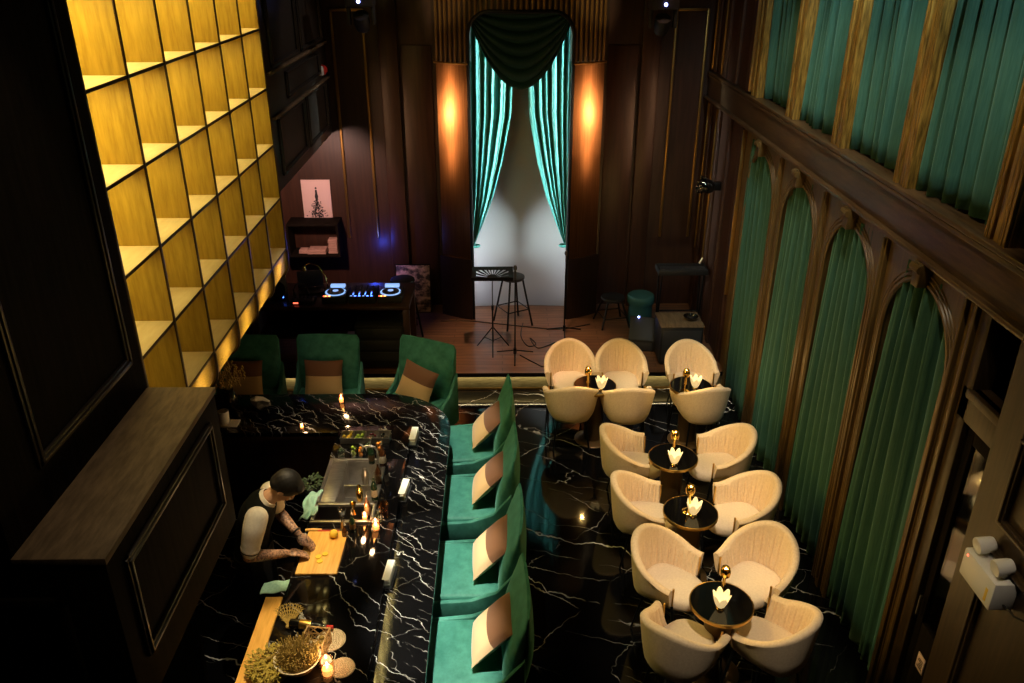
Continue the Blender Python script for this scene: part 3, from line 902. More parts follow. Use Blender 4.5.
pillow(-2.92, 8.335, .655, 270, -.34, 0., 'tan and brown pillow on the shadowed armchair under the shelf', PIL_A)
lounge(-1.0, 8.10, 244, 'green velvet armchair turned at the rounded corner of the bar')
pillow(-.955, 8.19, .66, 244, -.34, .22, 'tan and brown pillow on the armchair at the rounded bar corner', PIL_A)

# ================================================================== BAR COUNTER
bar = empty('bar_counter', (-.9, 5.2, 0), 0, 'L-shaped black marble bar counter with a rounded far corner', 'bar counter')
def LB(mb): return mb.xf(TR(.9, -5.2, 0))
rc = .76
poly = [(-.872, 3.1), (-.51, 3.1)] + [(-.51 - rc + rc * math.cos(PI / 2 * i / 14), 7.72 - rc + rc * math.sin(PI / 2 * i / 14)) for i in range(15)] + [(-3.15, 7.72), (-3.15, 6.945), (-.872, 6.945)]
LB(MB().prism(poly, 'z', .757, .80, .004)).build('guest_ledge', BARM, bar)
SX0, SX1, SY0, SY1 = -1.562, -1.05, 5.44, 6.36
m = MB()
m.box((-1.575, 3.1, .80), (-.875, SY0, .88), .004); m.box((SX1, SY0, .80), (-.875, SY1, .88), .004); m.box((-1.575, SY1, .80), (-.875, 6.94, .88), .004)
LB(m).build('work_top', BARM2, bar)
m = MB(); m.box((-.90, 3.1, 0), (-.86, 6.95, .757)); 
rp = [(-.86, 6.9)] + [(-.86 - .5 + .5 * math.cos(PI / 2 * i / 8), 7.40 - .5 + .5 * math.sin(PI / 2 * i / 8)) for i in range(9)] + [(-3.15, 7.40), (-3.15, 7.36), (-1.36, 7.36), (-.90, 6.9)]
m.prism(rp, 'z', 0, .757)
LB(m).build('front_panel', W_BLACK, bar)
m = MB(); m.box((-1.56, 3.1, .08), (-1.535, 6.94, .80)); m.box((-3.15, 6.96, .05), (-1.5, 6.985, .757)); m.box((-3.15, 6.95, .70), (-1.57, 6.97, .757), .006)
LB(m).build('back_panel', W_BACK, bar)
# oak board along the bartender's edge
p = MB(); p.box((-1.70, 3.35, .855), (-1.578, 4.60, .885), .004)
for y in (3.6, 4.3): p.prism([(-1.69, .855), (-1.578, .855), (-1.578, .76)], 'y', y - .015, y + .015)
tag(p.build('wooden_ledge', BOARD), 'long narrow pale wooden board along the bartender side of the counter', 'shelf')
cl = MB(); cl.grid(lambda u, v: (-1.745 + .18 * u, 4.615 + .12 * v + .03 * u, .893 + .006 * math.sin(9 * u + 4 * v)), 14, 8)
o = cl.build('bar_cloth', CLOTH_G, angle=180); solidify(o, .008); tag(o, 'flat pale green cloth at the end of the narrow wooden board', 'cloth')
cl = MB(); cl.grid(lambda u, v: (-1.66 + .12 * u + .02 * math.sin(7 * v), 5.50 + .36 * v, .895 - .03 * (1 - u) ** 2 + .022 * math.sin(9 * u) * math.sin(6 * v + 1)), 16, 20)
o = cl.build('bar_cloth', CLOTH_G, angle=180); solidify(o, .008); tag(o, 'crumpled pale green cloth beside the steel sink behind the bartender arm', 'cloth')

# sink station
sk = empty('bar_sink', (-1.3, 5.9, .6), 0, 'stainless steel bar sink station set in the black counter', 'sink')
def LS(mb): return mb.xf(TR(1.3, -5.9, -.6))
m = MB()
for a, b in (((SX0, SY0), (SX0 + .03, SY1)), ((SX1 - .03, SY0), (SX1, SY1)), ((SX0, SY0), (SX1, SY0 + .03)), ((SX0, SY1 - .03), (SX1, SY1)), ((SX0, 5.67), (SX1, 5.71))):
    m.box((a[0], a[1], .868), (b[0], b[1], .893), .005)
LS(m).build('rim', STEEL, sk)
LS(MB().box((SX0 + .02, 5.70, .872), (-1.405, SY1 - .02, .882), .003)).build('drain_board', STEEL, sk)
def basin(x0, x1, y0, y1, z0, z1, t=.006):
    m = MB(); m.box((x0, y0, z0), (x1, y1, z0 + t))
    m.box((x0, y0, z0), (x0 + t, y1, z1)); m.box((x1 - t, y0, z0), (x1, y1, z1)); m.box((x0, y0, z0), (x1, y0 + t, z1)); m.box((x0, y1 - t, z0), (x1, y1, z1)); return m
LS(basin(-1.405, SX1 - .02, 5.71, SY1 - .02, .66, .872)).build('basin', STEEL, sk)
LS(basin(SX0 + .02, SX1 - .02, SY0 + .02, 5.67, .70, .872)).build('ice_well', STEEL_D, sk)
m = MB(); m.box((-1.38, 5.98, .73), (-1.09, 6.0, .86), .004); LS(m).build('divider', STEEL, sk)
m = MB(); m.lathe([(0, 0), (.022, 0), (.022, .01), (.012, .02), (.012, .16)], (-1.09, 6.12, .89), 12)
m.tube([(-1.09, 6.12, 1.05), (-1.09, 6.12, 1.12), (-1.11, 6.12, 1.16), (-1.16, 6.12, 1.175), (-1.21, 6.12, 1.16), (-1.225, 6.12, 1.12)], .010, 8)
LS(m).build('faucet', STEEL, sk)

def single(mb, name, mt, label, cat, group=None, angle=38):
    """one-piece thing whose origin sits at its base"""
    vs = mb.bm.verts
    lo = [min(v.co[i] for v in vs) for i in range(3)]; hi = [max(v.co[i] for v in vs) for i in range(3)]
    c = Vector(((lo[0] + hi[0]) / 2, (lo[1] + hi[1]) / 2, lo[2]))
    mb.xf(TR(*(-c)))
    return tag(mb.build(name, mt, None, c, angle), label, cat, group)

CT = .881
bd = empty('cutting_board', (-1.385, 5.065, CT), 0, 'bamboo cutting board under the bartender hands', 'cutting board')
MB().box((-.155, -.245, 0), (.155, .245, .022), .005).build('board', BOARD, bd)
single(MB().lathe([(0, 0), (.018, .002), (.032, .016), (.036, .032), (.03, .05), (.016, .062), (.006, .068), (0, .069)], (-1.325, 5.235, CT + .0225), 20), 'lemon', LEMON, 'whole lemon at the far right corner of the cutting board', 'lemon')
for k, (dx, dy) in enumerate(((.0, 0), (.045, .03), (.02, -.05))):
    single(MB().lathe([(0, 0), (.022, 0), (.024, .004), (.022, .008), (0, .008)], (-1.40 + dx, 5.03 + dy - .03, CT + .0225), 14), 'lemon_slice', LEMON, 'thin lemon slice on the cutting board in front of the hands', 'lemon slice', 'lemon slices on the cutting board')
kn = empty('bar_knife', (-1.44, 5.335, CT), 0, 'knife with a pale wooden handle lying behind the cutting board', 'knife')
MB().tube([(-.13, 0, .012), (-.07, .002, .014), (0, 0, .012)], [.012, .014, .011], 10).build('handle', BOARD, kn)
MB().prism([(0, .004), (.15, .008), (.19, .013), (.15, .022), (0, .022)], 'y', -.0012, .0012).build('blade', STEEL, kn)
single(MB().box((-1.47, 5.318, CT), (-1.30, 5.328, CT + .02), .004), 'red_mat_edge', RED, 'thin red strip lying behind the cutting board', 'strip')
op = empty('bar_spreader', (-1.285, 5.36, CT), 0, 'small upright tool with a wooden handle behind the lemon', 'tool')
MB().cyl((0, 0, 0), (.004, 0, .07), .010, .008, 8).build('handle', BOARD, op)
MB().cyl((.004, 0, .07), (.006, 0, .13), .004, .006, 8).build('shaft', BLACKMETAL, op)

# folded napkin stacks along the guest ledge
def napkin_stack(u, v, rz, label):
    p = at(u, v, z=.80)
    t = empty('napkin_stack', (p.x, p.y, .801), rz, label, 'napkins', 'white napkin stacks along the bar ledge')
    MB().box((-.045, -.125, 0), (.045, .125, .012), .004).build('tray', BLACKMAT, t)
    m = MB(); rnd = random.Random(int(u))
    for k in range(8): m.box((-.030 + rnd.uniform(-.004, .004), -.115 + rnd.uniform(-.006, .006), .013 + k * .0085), (.030 + rnd.uniform(-.004, .004), .115 + rnd.uniform(-.006, .006), .0205 + k * .0085), .003)
    m.build('napkin', PAPERW, t)
napkin_stack(414, 440, -.05, 'white napkin stack on the bar ledge nearest the rounded corner')
napkin_stack(404, 494, -.10, 'white napkin stack on the bar ledge to the right of the sink')
napkin_stack(389, 578, -.08, 'white napkin stack on the bar ledge nearest the camera')

def votive(p, label, r=.036, h=.085, warm=True):
    t = empty('candle_glass', (p.x, p.y, p.z), 0, label, 'candle', 'candle glasses on the bar')
    m = MB(); m.lathe([(.0, 0), (r * .9, 0), (r, .006), (r, h), (r - .003, h), (r - .004, .008), (0, .007)], n=24); m.build('glass', GLASS_AMB, t)
    MB().lathe([(0, .008), (r * .72, .008), (r * .74, h * .42), (0, h * .40)], n=20).build('wax', WAX, t)
    MB().lathe([(0, h * .40), (.007, h * .46), (.009, h * .55), (.005, h * .72), (0, h * .86)], n=12).build('flame', FLAME, t)
    l = bpy.data.lights.new('candle_light', 'POINT'); l.energy = 1.6; l.color = (1, .60, .28); l.shadow_soft_size = .02
    o = bpy.data.objects.new('candle_light', l); COL.objects.link(o); o.location = p + Vector((0, 0, h + .05))
    return t
votive(at(376, 529, z=.881), 'bright candle glass right of the sink behind the bottles')
votive(at(341.5, 402, z=.801), 'candle glass on the far bar arm before the mixer-desk armchair', .030, .09)
votive(at(328, 674, z=.881), 'bright candle glass among the dried plants nearest the camera', .046, .125)
votive(at(302, 428, z=.801), 'small dim candle glass at the near edge of the far bar arm', .022, .045)
votive(at(365, 519, z=.881), 'small candle glass standing close behind the brighter one', .026, .06)

# garnish tray
g = empty('garnish_tray', (0, 0, 0), 0, 'steel garnish tray of four compartments at the end of the worktop', 'tray')
gp = at(366, 440, z=.881); g.location = (gp.x, gp.y, .881)
m = MB()
for k in range(4):
    x0 = -.23 + .115 * k
    b = basin(x0, x0 + .113, -.065, .065, 0, .06, .004); me = bpy.data.meshes.new('t'); b.bm.to_mesh(me); b.bm.free(); m.bm.from_mesh(me); bpy.data.meshes.remove(me)
m.box((-.235, -.07, .056), (.235, -.062, .064), .002); m.box((-.235, .062, .056), (.235, .07, .064), .002)
m.build('tray', STEEL, g)
cols = [LEMON, LIME, CHERRY, BLACKGLOSS]; nm = ['lemon_wedge', 'lime_wedge', 'cherry', 'olive']
lab = ['lemon wedge in the first compartment of the garnish tray', 'lime wedge in the second compartment of the garnish tray', 'dark cherry in the third compartment of the garnish tray', 'dark olive in the last compartment of the garnish tray']
rnd = random.Random(5)
for k in range(4):
    for j in range(6):
        x = gp.x - .172 + .115 * k + rnd.uniform(-.032, .032); y = gp.y + (j - 2.5) * .018; r = .018 if k < 2 else .015
        single(MB().sphere((x, y, .881 + .024 + rnd.uniform(0, .02)), (r, r * .8, r), 10, 8), nm[k], cols[k], lab[k], nm[k].replace('_', ' '), lab[k].split(' in ')[0] + 's in the garnish tray')

# bottles with pourers along the worktop behind the sink rim
def bottle(p, h, r, mt, label, cap=STEEL, neck=.32):
    t = empty('bottle', (p.x, p.y, p.z), 0, label, 'bottle', 'bottles along the sink')
    MB().lathe([(0, 0), (r * .95, 0), (r, .008), (r, h * (1 - neck) * .85), (r * .75, h * (1 - neck)), (r * .34, h * (1 - neck * .65)), (r * .32, h * .96), (0, h * .96)], n=20).build('body', mt, t)
    m = MB(); m.lathe([(r * .36, h * .955), (r * .36, h), (.005, h + .008)], n=12); m.tube([(0, 0, h), (0, .004, h + .03), (.014, 0, h + .05)], .005, 6); m.build('pourer', cap, t)
    m = MB(); m.lathe([(r + .0008, h * .18), (r + .0012, h * .19), (r + .0012, h * .46), (r + .0008, h * .47)], n=20); m.build('paper_label', ROPE if h > .23 else PEDM, t)
bl = [((383, 466), .24, .030, GLASS_BRN, 'brown bottle with a steel pourer at the far right corner of the sink'),
      ((372, 463), .20, .028, GLASS_GRN, 'dark green bottle with a steel pourer at the far end of the sink'),
      ((379, 484), .22, .026, GLASS_BRN, 'brown bottle with a steel pourer midway along the sink'),
      ((375, 500), .24, .027, GLASS_GRN, 'dark green bottle with a steel pourer midway along the sink'),
      ((368, 515), .19, .026, GLASS_BRN, 'brown bottle with a steel pourer at the near end of the sink'),
      ((353, 531), .17, .024, GLASS_GRN, 'small dark bottle with a steel pourer right of the cutting board'),
      ((345, 538), .13, .020, GLASS_BRN, 'little brown bottle standing beside the cutting board')]
for (u, v), h, r, mt, lab_ in bl: bottle(at(u, v, z=.881), h, r, mt, lab_)
# measuring tools: jigger, strainers, shakers
def shaker(p, s, label, mt=STEEL):
    single(MB().lathe([(0, 0), (.034 * s, 0), (.036 * s, .004), (.045 * s, .13 * s), (.040 * s, .15 * s), (.028 * s, .175 * s), (.026 * s, .205 * s), (.018 * s, .215 * s), (0, .217 * s)], (p.x, p.y, p.z), 24), 'cocktail_shaker', mt, label, 'shaker', 'shakers by the sink')
shaker(at(366, 484, z=.895), .75, 'steel cocktail shaker on the right rim of the sink, farther one')
shaker(at(360, 500, z=.895), .7, 'brass cocktail shaker on the right rim of the sink, nearer one', BRASS)
jp = at(354, 514, z=.895)
single(MB().lathe([(0, .0), (.020, .0), (.021, .002), (.006, .045), (.006, .05), (.026, .11), (.024, .11), (.003, .056), (0, .056)], (jp.x, jp.y, jp.z), 20), 'jigger', BRASS, 'brass hourglass jigger at the near end of the sink', 'jigger')
# glass jars of fruit and herbs behind the sink
def jar(u, v, mt, label, what, r=.036, h=.10):
    p = at(u, v, z=.881)
    t = empty('garnish_jar', (p.x, p.y, p.z), 0, label, 'jar', 'garnish jars behind the sink')
    MB().lathe([(0, 0), (r * .9, 0), (r, .006), (r, h), (r - .003, h), (r - .004, .008), (0, .007)], n=20).build('glass', GLASS, t)
    m = MB(); rn = random.Random(int(u))
    for k in range(9):
        a = rn.uniform(0, 6.3); q = rn.uniform(0, r * .5)
        m.sphere((q * math.cos(a), q * math.sin(a), .02 + .011 * k), (.015, .015, .011), 8, 6)
    m.build(what, mt, t)
jar(342, 459, LEAF, 'clear jar of dark herbs at the far left of the sink', 'herb')
jar(354, 457, LIME, 'clear jar of yellow-green citrus behind the sink', 'citrus')
jar(361, 458, ORANGE, 'clear jar of orange fruit behind the sink', 'fruit', .026, .07)
jar(369, 453, LEAF, 'clear jar of herbs beside the orange slices', 'herb')
jar(380, 452, ORANGE, 'clear jar of orange slices at the far right of the sink', 'slice')
gb = at(345, 520, z=.881)
single(MB().lathe([(0, 0), (.024, 0), (.026, .004), (.010, .012), (.03, .03), (.042, .07), (.04, .072), (.026, .034), (0, .02)], (gb.x - .03, gb.y + .05, gb.z), 22), 'coupe_glass', GLASS, 'clear coupe glass right of the cutting board', 'glass')
gb = at(384, 515, z=.881)
single(MB().lathe([(0, 0), (.038, 0), (.040, .004), (.044, .11), (.042, .11), (.037, .010), (0, .010)], (gb.x, gb.y, gb.z), 24), 'mixing_glass', GLASS_AMB, 'tall smoky mixing glass right of the bright candle', 'glass')
# potted herbs by the sink
def leafy(m, c, n, rad, hgt, lw, rn, curl=.5):
    for k in range(n):
        a = rn.uniform(0, 2 * PI); q = rad * rn.random() ** .5; h = hgt * rn.uniform(.35, 1)
        base = Vector((c[0] + q * math.cos(a), c[1] + q * math.sin(a), c[2] + h))
        d = Vector((math.cos(a), math.sin(a), rn.uniform(-.2, .9))).normalized(); s_ = d.cross(Vector((0, 0, 1))).normalized()
        l = lw * rn.uniform(1.5, 2.6)
        pts = [base - s_ * .001, base + d * l * .5 - s_ * lw * .5, base + d * l + Vector((0, 0, -l * curl * .4)), base + d * l * .5 + s_ * lw * .5]
        m.bm.faces.new([m.bm.verts.new(p) for p in pts])
hb = at(313, 484, z=.881)
hp = empty('potted_herb', (-1.66, hb.y, .60), 0, 'small leafy green herb plant at the left edge of the sink', 'plant')
MB().lathe([(0, 0), (.05, 0), (.065, .22), (.06, .22), (.05, .2), (0, .2)], n=20).build('pot', BLACKMAT, hp)
MB().box((-.07, -.07, -.02), (.09, .07, -.001)).build('hanger', STEEL_D, hp)
m = MB(); leafy(m, (0, 0, .21), 130, .08, .12, .020, random.Random(3)); m.build('foliage', LEAF, hp)

# near cluster: dried plants, basket, coasters
cp = at(299, 668, z=.881)
vz = empty('plant_bowl', (cp.x, cp.y, .881), 0, 'pale rimmed bowl of dried grass near the camera end of the bar', 'plant')
MB().lathe([(0, 0), (.07, 0), (.105, .03), (.135, .08), (.15, .10), (.138, .098), (.10, .04), (0, .02)], n=32).build('bowl', ROPE, vz)
m = MB(); rn = random.Random(9)
for k in range(420):
    a = rn.uniform(0, 2 * PI); q = .105 * rn.random() ** .5; o2 = rn.uniform(.0, .06)
    b = Vector((q * math.cos(a), q * math.sin(a), .03)); e = b + Vector((o2 * math.cos(a), o2 * math.sin(a), rn.uniform(.08, .15)))
    m.tube([b, (b + e) / 2 + Vector((rn.uniform(-.008, .008), 0, .01)), e], [.002, .0028, .0040], 4)
m.build('dried_grass', DRY, vz)
fp = at(289, 628, z=.881)
fe = empty('dried_fern', (fp.x, fp.y, .881), 0, 'fan of dried golden fern leaves leaning over the black bottle', 'plant')
m = MB()
for k in range(11):
    a = math.radians(55 + 8 * k); L_ = .15 + .04 * math.sin(PI * k / 10)
    pts = [(math.cos(a) * L_ * q, math.sin(a) * L_ * q * .8, .012 + .10 * q - .03 * q * q) for q in (0, .35, .7, 1)]
    m.tube(pts, [.003, .004, .004, .002], 5)
    for q in (.3, .45, .6, .75, .9):
        for s_ in (-1, 1):
            x, y, z = math.cos(a) * L_ * q, math.sin(a) * L_ * q * .8, .012 + .10 * q - .03 * q * q
            m.tube([(x, y, z), (x + .022 * math.cos(a + s_ * .8), y + .022 * math.sin(a + s_ * .8), z + .006)], [.0028, .0012], 4)
m.build('frond', DRY, fe)
MB().sphere((0, 0, .016), (.022, .02, .016), 10, 8).build('cone_base', DRY, fe)
mp_ = at(268, 672, z=.881)
ms = empty('moss_arrangement', (mp_.x + .02, mp_.y, .881), 0, 'low golden moss and dried flower mound at the counter edge', 'plant')
m = MB(); rn = random.Random(21)
leafy(m, (0, 0, .0), 620, .14, .11, .013, rn, .3); m.build('foliage', MOSS, ms, angle=10)
m = MB()
for k in range(14):
    a = rn.uniform(0, 6.3); q = .11 * rn.random() ** .5
    m.sphere((q * math.cos(a), q * math.sin(a), rn.uniform(.05, .11)), .012, 8, 6)
m.build('dried_flower', DRY, ms)
MB().lathe([(0, 0), (.12, 0), (.13, .02), (.09, .05), (0, .06)], n=18).build('mound', MOSS, ms)
# black bottle lying on its side
bp = at(312, 629, z=.881)
bb = empty('lying_bottle', (bp.x, bp.y, .915), 0, 'black bottle lying on its side by the dried fern', 'bottle')
R_ = RZ(math.radians(-8)) @ RY(PI / 2)
MB().lathe([(0, -.15), (.030, -.15), (.033, -.14), (.033, .04), (.014, .09), (.012, .15), (0, .15)], n=20, mat=R_).build('body', BLACKGLOSS, bb)
MB().lathe([(.0335, -.08), (.034, -.078), (.034, .0), (.0335, .002)], n=20, mat=R_).build('paper_label', GOLDR, bb)
MB().lathe([(.0125, .10), (.0135, .102), (.0135, .152), (0, .154)], n=14, mat=R_).build('foil', RED, bb)
# square rattan basket with crossed sides
kp = at(316, 652, z=.881)
bk = empty('rattan_basket', (kp.x, kp.y + .02, .881), math.radians(-8), 'square pale rattan basket with crossed openwork sides by the candle', 'basket')
m = MB(); s = .075; h = .13
for x in (-s, s):
    for y in (-s, s): m.box((x - .006, y - .006, 0), (x + .006, y + .006, h), .002)
for z in (.006, h * .5, h - .006):
    for q in (-s, s):
        m.cyl((-s, q, z), (s, q, z), .005, n=6); m.cyl((q, -s, z), (q, s, z), .005, n=6)
for q in (-s, s):
    for z0, z1 in ((0, h * .5), (h * .5, h)):
        for x0 in (-s, 0):
            m.cyl((x0, q, z0), (x0 + s, q, z1), .004, n=6); m.cyl((x0, q, z1), (x0 + s, q, z0), .004, n=6)
            m.cyl((q, x0, z0), (q, x0 + s, z1), .004, n=6); m.cyl((q, x0, z1), (q, x0 + s, z0), .004, n=6)
m.build('frame', WICKER, bk)
MB().box((-s, -s, 0), (s, s, .006)).build('base', WICKER, bk)
m = MB(); rn = random.Random(2)
for k in range(10): m.sphere((rn.uniform(-.05, .05), rn.uniform(-.05, .05), .03 + .004 * k), .018, 8, 6)
m.build('dried_fruit', DRY, bk)
def coaster(u, v, r, label, rows):
    p = at(u, v, z=.881); m = MB()
    m.lathe([(0, 0), (r, 0), (r, .004), (0, .004)], n=28)
    for k in range(rows):
        q = r * (k + .5) / rows; n = max(6, int(2 * PI * q / .014))
        for j in range(n):
            a = 2 * PI * j / n
            m.sphere((q * math.cos(a), q * math.sin(a), .006), .0062, 6, 4)
    m.xf(TR(p.x, p.y, p.z)); single(m, 'woven_coaster', ROPE, label, 'coaster', 'round woven coasters', 60)
coaster(342, 668, .085, 'round beaded pale coaster right of the bright candle', 6)
coaster(331, 640, .10, 'larger round woven coaster under and behind the rattan basket', 7)

# back corner of the bar: white cup and plate, dried flowers
wp = at(229, 424, z=.801)
single(MB().box((wp.x - .10, wp.y - .07, .801), (wp.x + .10, wp.y + .07, .815), .006), 'white_plate', WHITE, 'white rectangular dish at the shadowed left end of the far bar arm', 'dish')
single(MB().lathe([(0, 0), (.045, 0), (.05, .01), (.052, .13), (.048, .13), (.044, .01), (0, .01)], (wp.x - .04, wp.y + .005, .816), 22), 'ceramic_jug', WHITE, 'pale ceramic cup standing on the white rectangular dish', 'cup')
wp = at(238, 360, z=1.15)
vs = empty('flower_vase', (wp.x, 7.45, .801), 0, 'vase of dried golden flowers under the end of the glowing shelf', 'plant')
MB().lathe([(0, 0), (.05, 0), (.07, .05), (.07, .12), (.035, .19), (.045, .22), (.038, .22), (.03, .19), (0, .03)], n=20).build('vase', BLACKGLOSS, vs)
m = MB(); rn = random.Random(31)
for k in range(60):
    a = rn.uniform(0, 6.3); sp_ = rn.uniform(.02, .20); h = rn.uniform(.32, .52)
    e = Vector((sp_ * math.cos(a), sp_ * math.sin(a), h))
    m.tube([(0, 0, .2), e * .6 + Vector((0, 0, .05)), e], [.0025, .002, .0015], 4)
    for j in range(4):
        q = e - Vector((0, 0, .02 * j)) ; m.sphere((q.x + rn.uniform(-.012, .012), q.y + rn.uniform(-.012, .012), q.z), (.010, .010, .013), 6, 4)
m.build('dried_flower', DRY, vs)
single(MB().tube([(-2.62, 7.60, .806), (-2.56, 7.58, .825), (-2.5, 7.60, .812), (-2.42, 7.56, .806)], [.012, .03, .024, .01], 8), 'folded_napkin', PAPERW, 'small crumpled white napkin at the far edge of the bar arm', 'napkin')

# ================================================================== BARTENDER
class Blob(MB):
    """closed pieces that a voxel remesh fuses into one continuous skin"""
    def limb(s, pts, r, n=14):
        P = [Vector(p) for p in pts]
        # smooth Catmull-Rom
        Q = []; R = []
        for i in range(len(P) - 1):
            p0, p1, p2, p3 = P[max(i - 1, 0)], P[i], P[i + 1], P[min(i + 2, len(P) - 1)]
            for k in range(5):
                t = k / 5
                Q.append(.5 * ((2 * p1) + (p2 - p0) * t + (2 * p0 - 5 * p1 + 4 * p2 - p3) * t * t + (3 * p1 - p0 - 3 * p2 + p3) * t ** 3)); R.append(r[i] + (r[i + 1] - r[i]) * t)
        Q.append(P[-1]); R.append(r[-1])
        s.tube(Q, R, n); s.sphere(Q[0], R[0], n, 8); s.sphere(Q[-1], R[-1], n, 8)
        return s
    def sections(s, secs, n=24, fwd=Vector((1, 0, 0))):
        """secs: (center, half width across y, half depth, tilt dir)"""
        rings = []
        for c, w, d, t in secs:
            c = Vector(c); ax = Vector(t).normalized(); side = Vector((0, 1, 0)); f = side.cross(ax).normalized()
            rings.append([c + side * (w * math.copysign(abs(math.cos(2 * PI * k / n)) ** .85, math.cos(2 * PI * k / n))) + f * (d * math.sin(2 * PI * k / n)) for k in range(n)])
        s.loft(rings); return s
    def ell(s, c, r, M=None, n=18, m=12):
        bm = bmesh.new(); bmesh.ops.create_uvsphere(bm, u_segments=n, v_segments=m, radius=1)
        bmesh.ops.transform(bm, matrix=TR(*c) @ (M or Matrix()) @ Matrix.Diagonal((*r, 1)), verts=bm.verts[:])
        return s._join(bm)
    def fuse(s, name, mt, parent, vox, smooth=4):
        o = s.build(name, mt, parent, angle=180)
        r = o.modifiers.new('fuse', 'REMESH'); r.mode = 'VOXEL'; r.voxel_size = vox; r.use_smooth_shade = True
        q = o.modifiers.new('soft', 'SMOOTH'); q.factor = .5; q.iterations = smooth
        return o
man = empty('person', (-1.86, 5.03, 0), 0, 'bartender in black vest and cream shirt leaning over a cutting board behind the bar', 'person')
OX, OY = -1.86, 5.03
def W(x, y, z): return Vector((x - OX, y - OY, z))
PELV, WAIST, CHEST, NECKB = W(-1.90, 5.03, .93), W(-1.885, 5.03, 1.06), W(-1.82, 5.03, 1.29), W(-1.725, 5.035, 1.425)
SHR, SHL = W(-1.775, 4.855, 1.365), W(-1.745, 5.205, 1.375)
ELR, ELL = W(-1.84, 4.78, 1.10), W(-1.76, 5.30, 1.12)
WRR, WRL = W(-1.61, 4.95, .985), W(-1.575, 5.16, .992)
HEAD = W(-1.60, 5.05, 1.51)
body = Blob()
UP = (0, 0, 1)
body.sections([(PELV + Vector((0, 0, -.08)), .15, .10, UP), (PELV, .165, .115, UP), (WAIST, .145, .105, (.15, 0, 1)), (W(-1.86, 5.03, 1.18), .155, .11, (.25, 0, 1)), (CHEST, .17, .115, (.45, 0, 1)), (W(-1.77, 5.03, 1.375), .16, .095, (.6, 0, 1)), (NECKB, .075, .065, (.8, 0, 1))])
body.limb([NECKB - Vector((.03, 0, .03)), W(-1.69, 5.04, 1.45), W(-1.645, 5.045, 1.485)], [.068, .058, .056])
for S, E, Wr in ((SHR, ELR, WRR), (SHL, ELL, WRL)):
    body.limb([CHEST + Vector((.04, (S.y - CHEST.y) * .5, .06)), S], [.066, .056])
    body.limb([S, (S + E) / 2, E], [.054, .048, .042]); body.limb([E, E + (Wr - E) * .3, Wr], [.044, .045, .028])
for sy in (-1, 1):
    hip, kn_, an = W(-1.90, 5.03 + sy * .09, .90), W(-1.87, 5.03 + sy * .11, .48), W(-1.90, 5.03 + sy * .12, .08)
    body.limb([hip, kn_, an], [.085, .056, .040])
    body.limb([an + Vector((-.03, 0, -.035)), an + Vector((.10, 0, -.045))], [.042, .036])
# head: skull, face, jaw, nose, ears; facing down over the board
fd = Vector((.50, .03, -.87)).normalized()           # the way the face looks
hu = Vector((.87, 0, .50)).normalized(); hs = hu.cross(fd).normalized()
HM = Matrix((fd, hs, hu)).transposed().to_4x4()
def H(f, s_, u): return HEAD + fd * f + hs * s_ + hu * u
body.ell(H(-.012, 0, .03), (.096, .076, .092), HM)
body.ell(H(.028, 0, -.025), (.066, .062, .085), HM)
body.ell(H(.048, 0, -.085), (.036, .036, .030), HM)
body.ell(H(.10, 0, -.018), (.017, .013, .026), HM)
body.ell(H(.088, 0, .018), (.014, .045, .012), HM)
body.ell(H(.086, 0, -.062), (.012, .024, .009), HM)
for s_ in (-1, 1):
    body.ell(H(-.005, s_ * .078, -.005), (.019, .008, .030), HM)
    body.ell(H(.072, s_ * .034, -.022), (.02, .02, .018), HM)
# hands
def hand(Wr, palm_dir, across, down, curl, thumb_side):
    d = palm_dir.normalized(); a = across.normalized(); n = down.normalized()
    pc_ = Wr + d * .045
    Mh = Matrix((d, a, n)).transposed().to_4x4()
    body.ell(Wr + d * .048, (.052, .040, .017), Mh); body.ell(Wr + d * .012, (.03, .028, .022), Mh)
    for k, (off, l) in enumerate(((-.030, .070), (-.010, .080), (.010, .074), (.029, .058))):
        b = Wr + d * .085 + a * off
        k1 = b + d * l * .42 + n * (.012 + .006 * curl); k2 = k1 + d * l * .26 + n * l * .34 * curl; tip = k2 + d * l * .06 + n * l * .30 * curl
        body.limb([b - d * .02, k1, k2, tip], [.0105, .0095, .0085, .0075], 8)
    tb = Wr + d * .025 + a * thumb_side * .034
    body.limb([tb, tb + d * .030 + a * thumb_side * .016 + n * .012, tb + d * .062 + a * thumb_side * .004 + n * .026], [.013, .011, .0085], 8)
hand(WRR, W(-1.47, 5.00, .955) - WRR, Vector((-.2, 1, 0)), Vector((.15, 0, -1)), .8, 1)
hand(WRL, W(-1.46, 5.09, .955) - WRL, Vector((.5, 1, 0)), Vector((.15, 0, -1)), .9, -1)
body.fuse('body', TATTOO, man, .0058, 3)
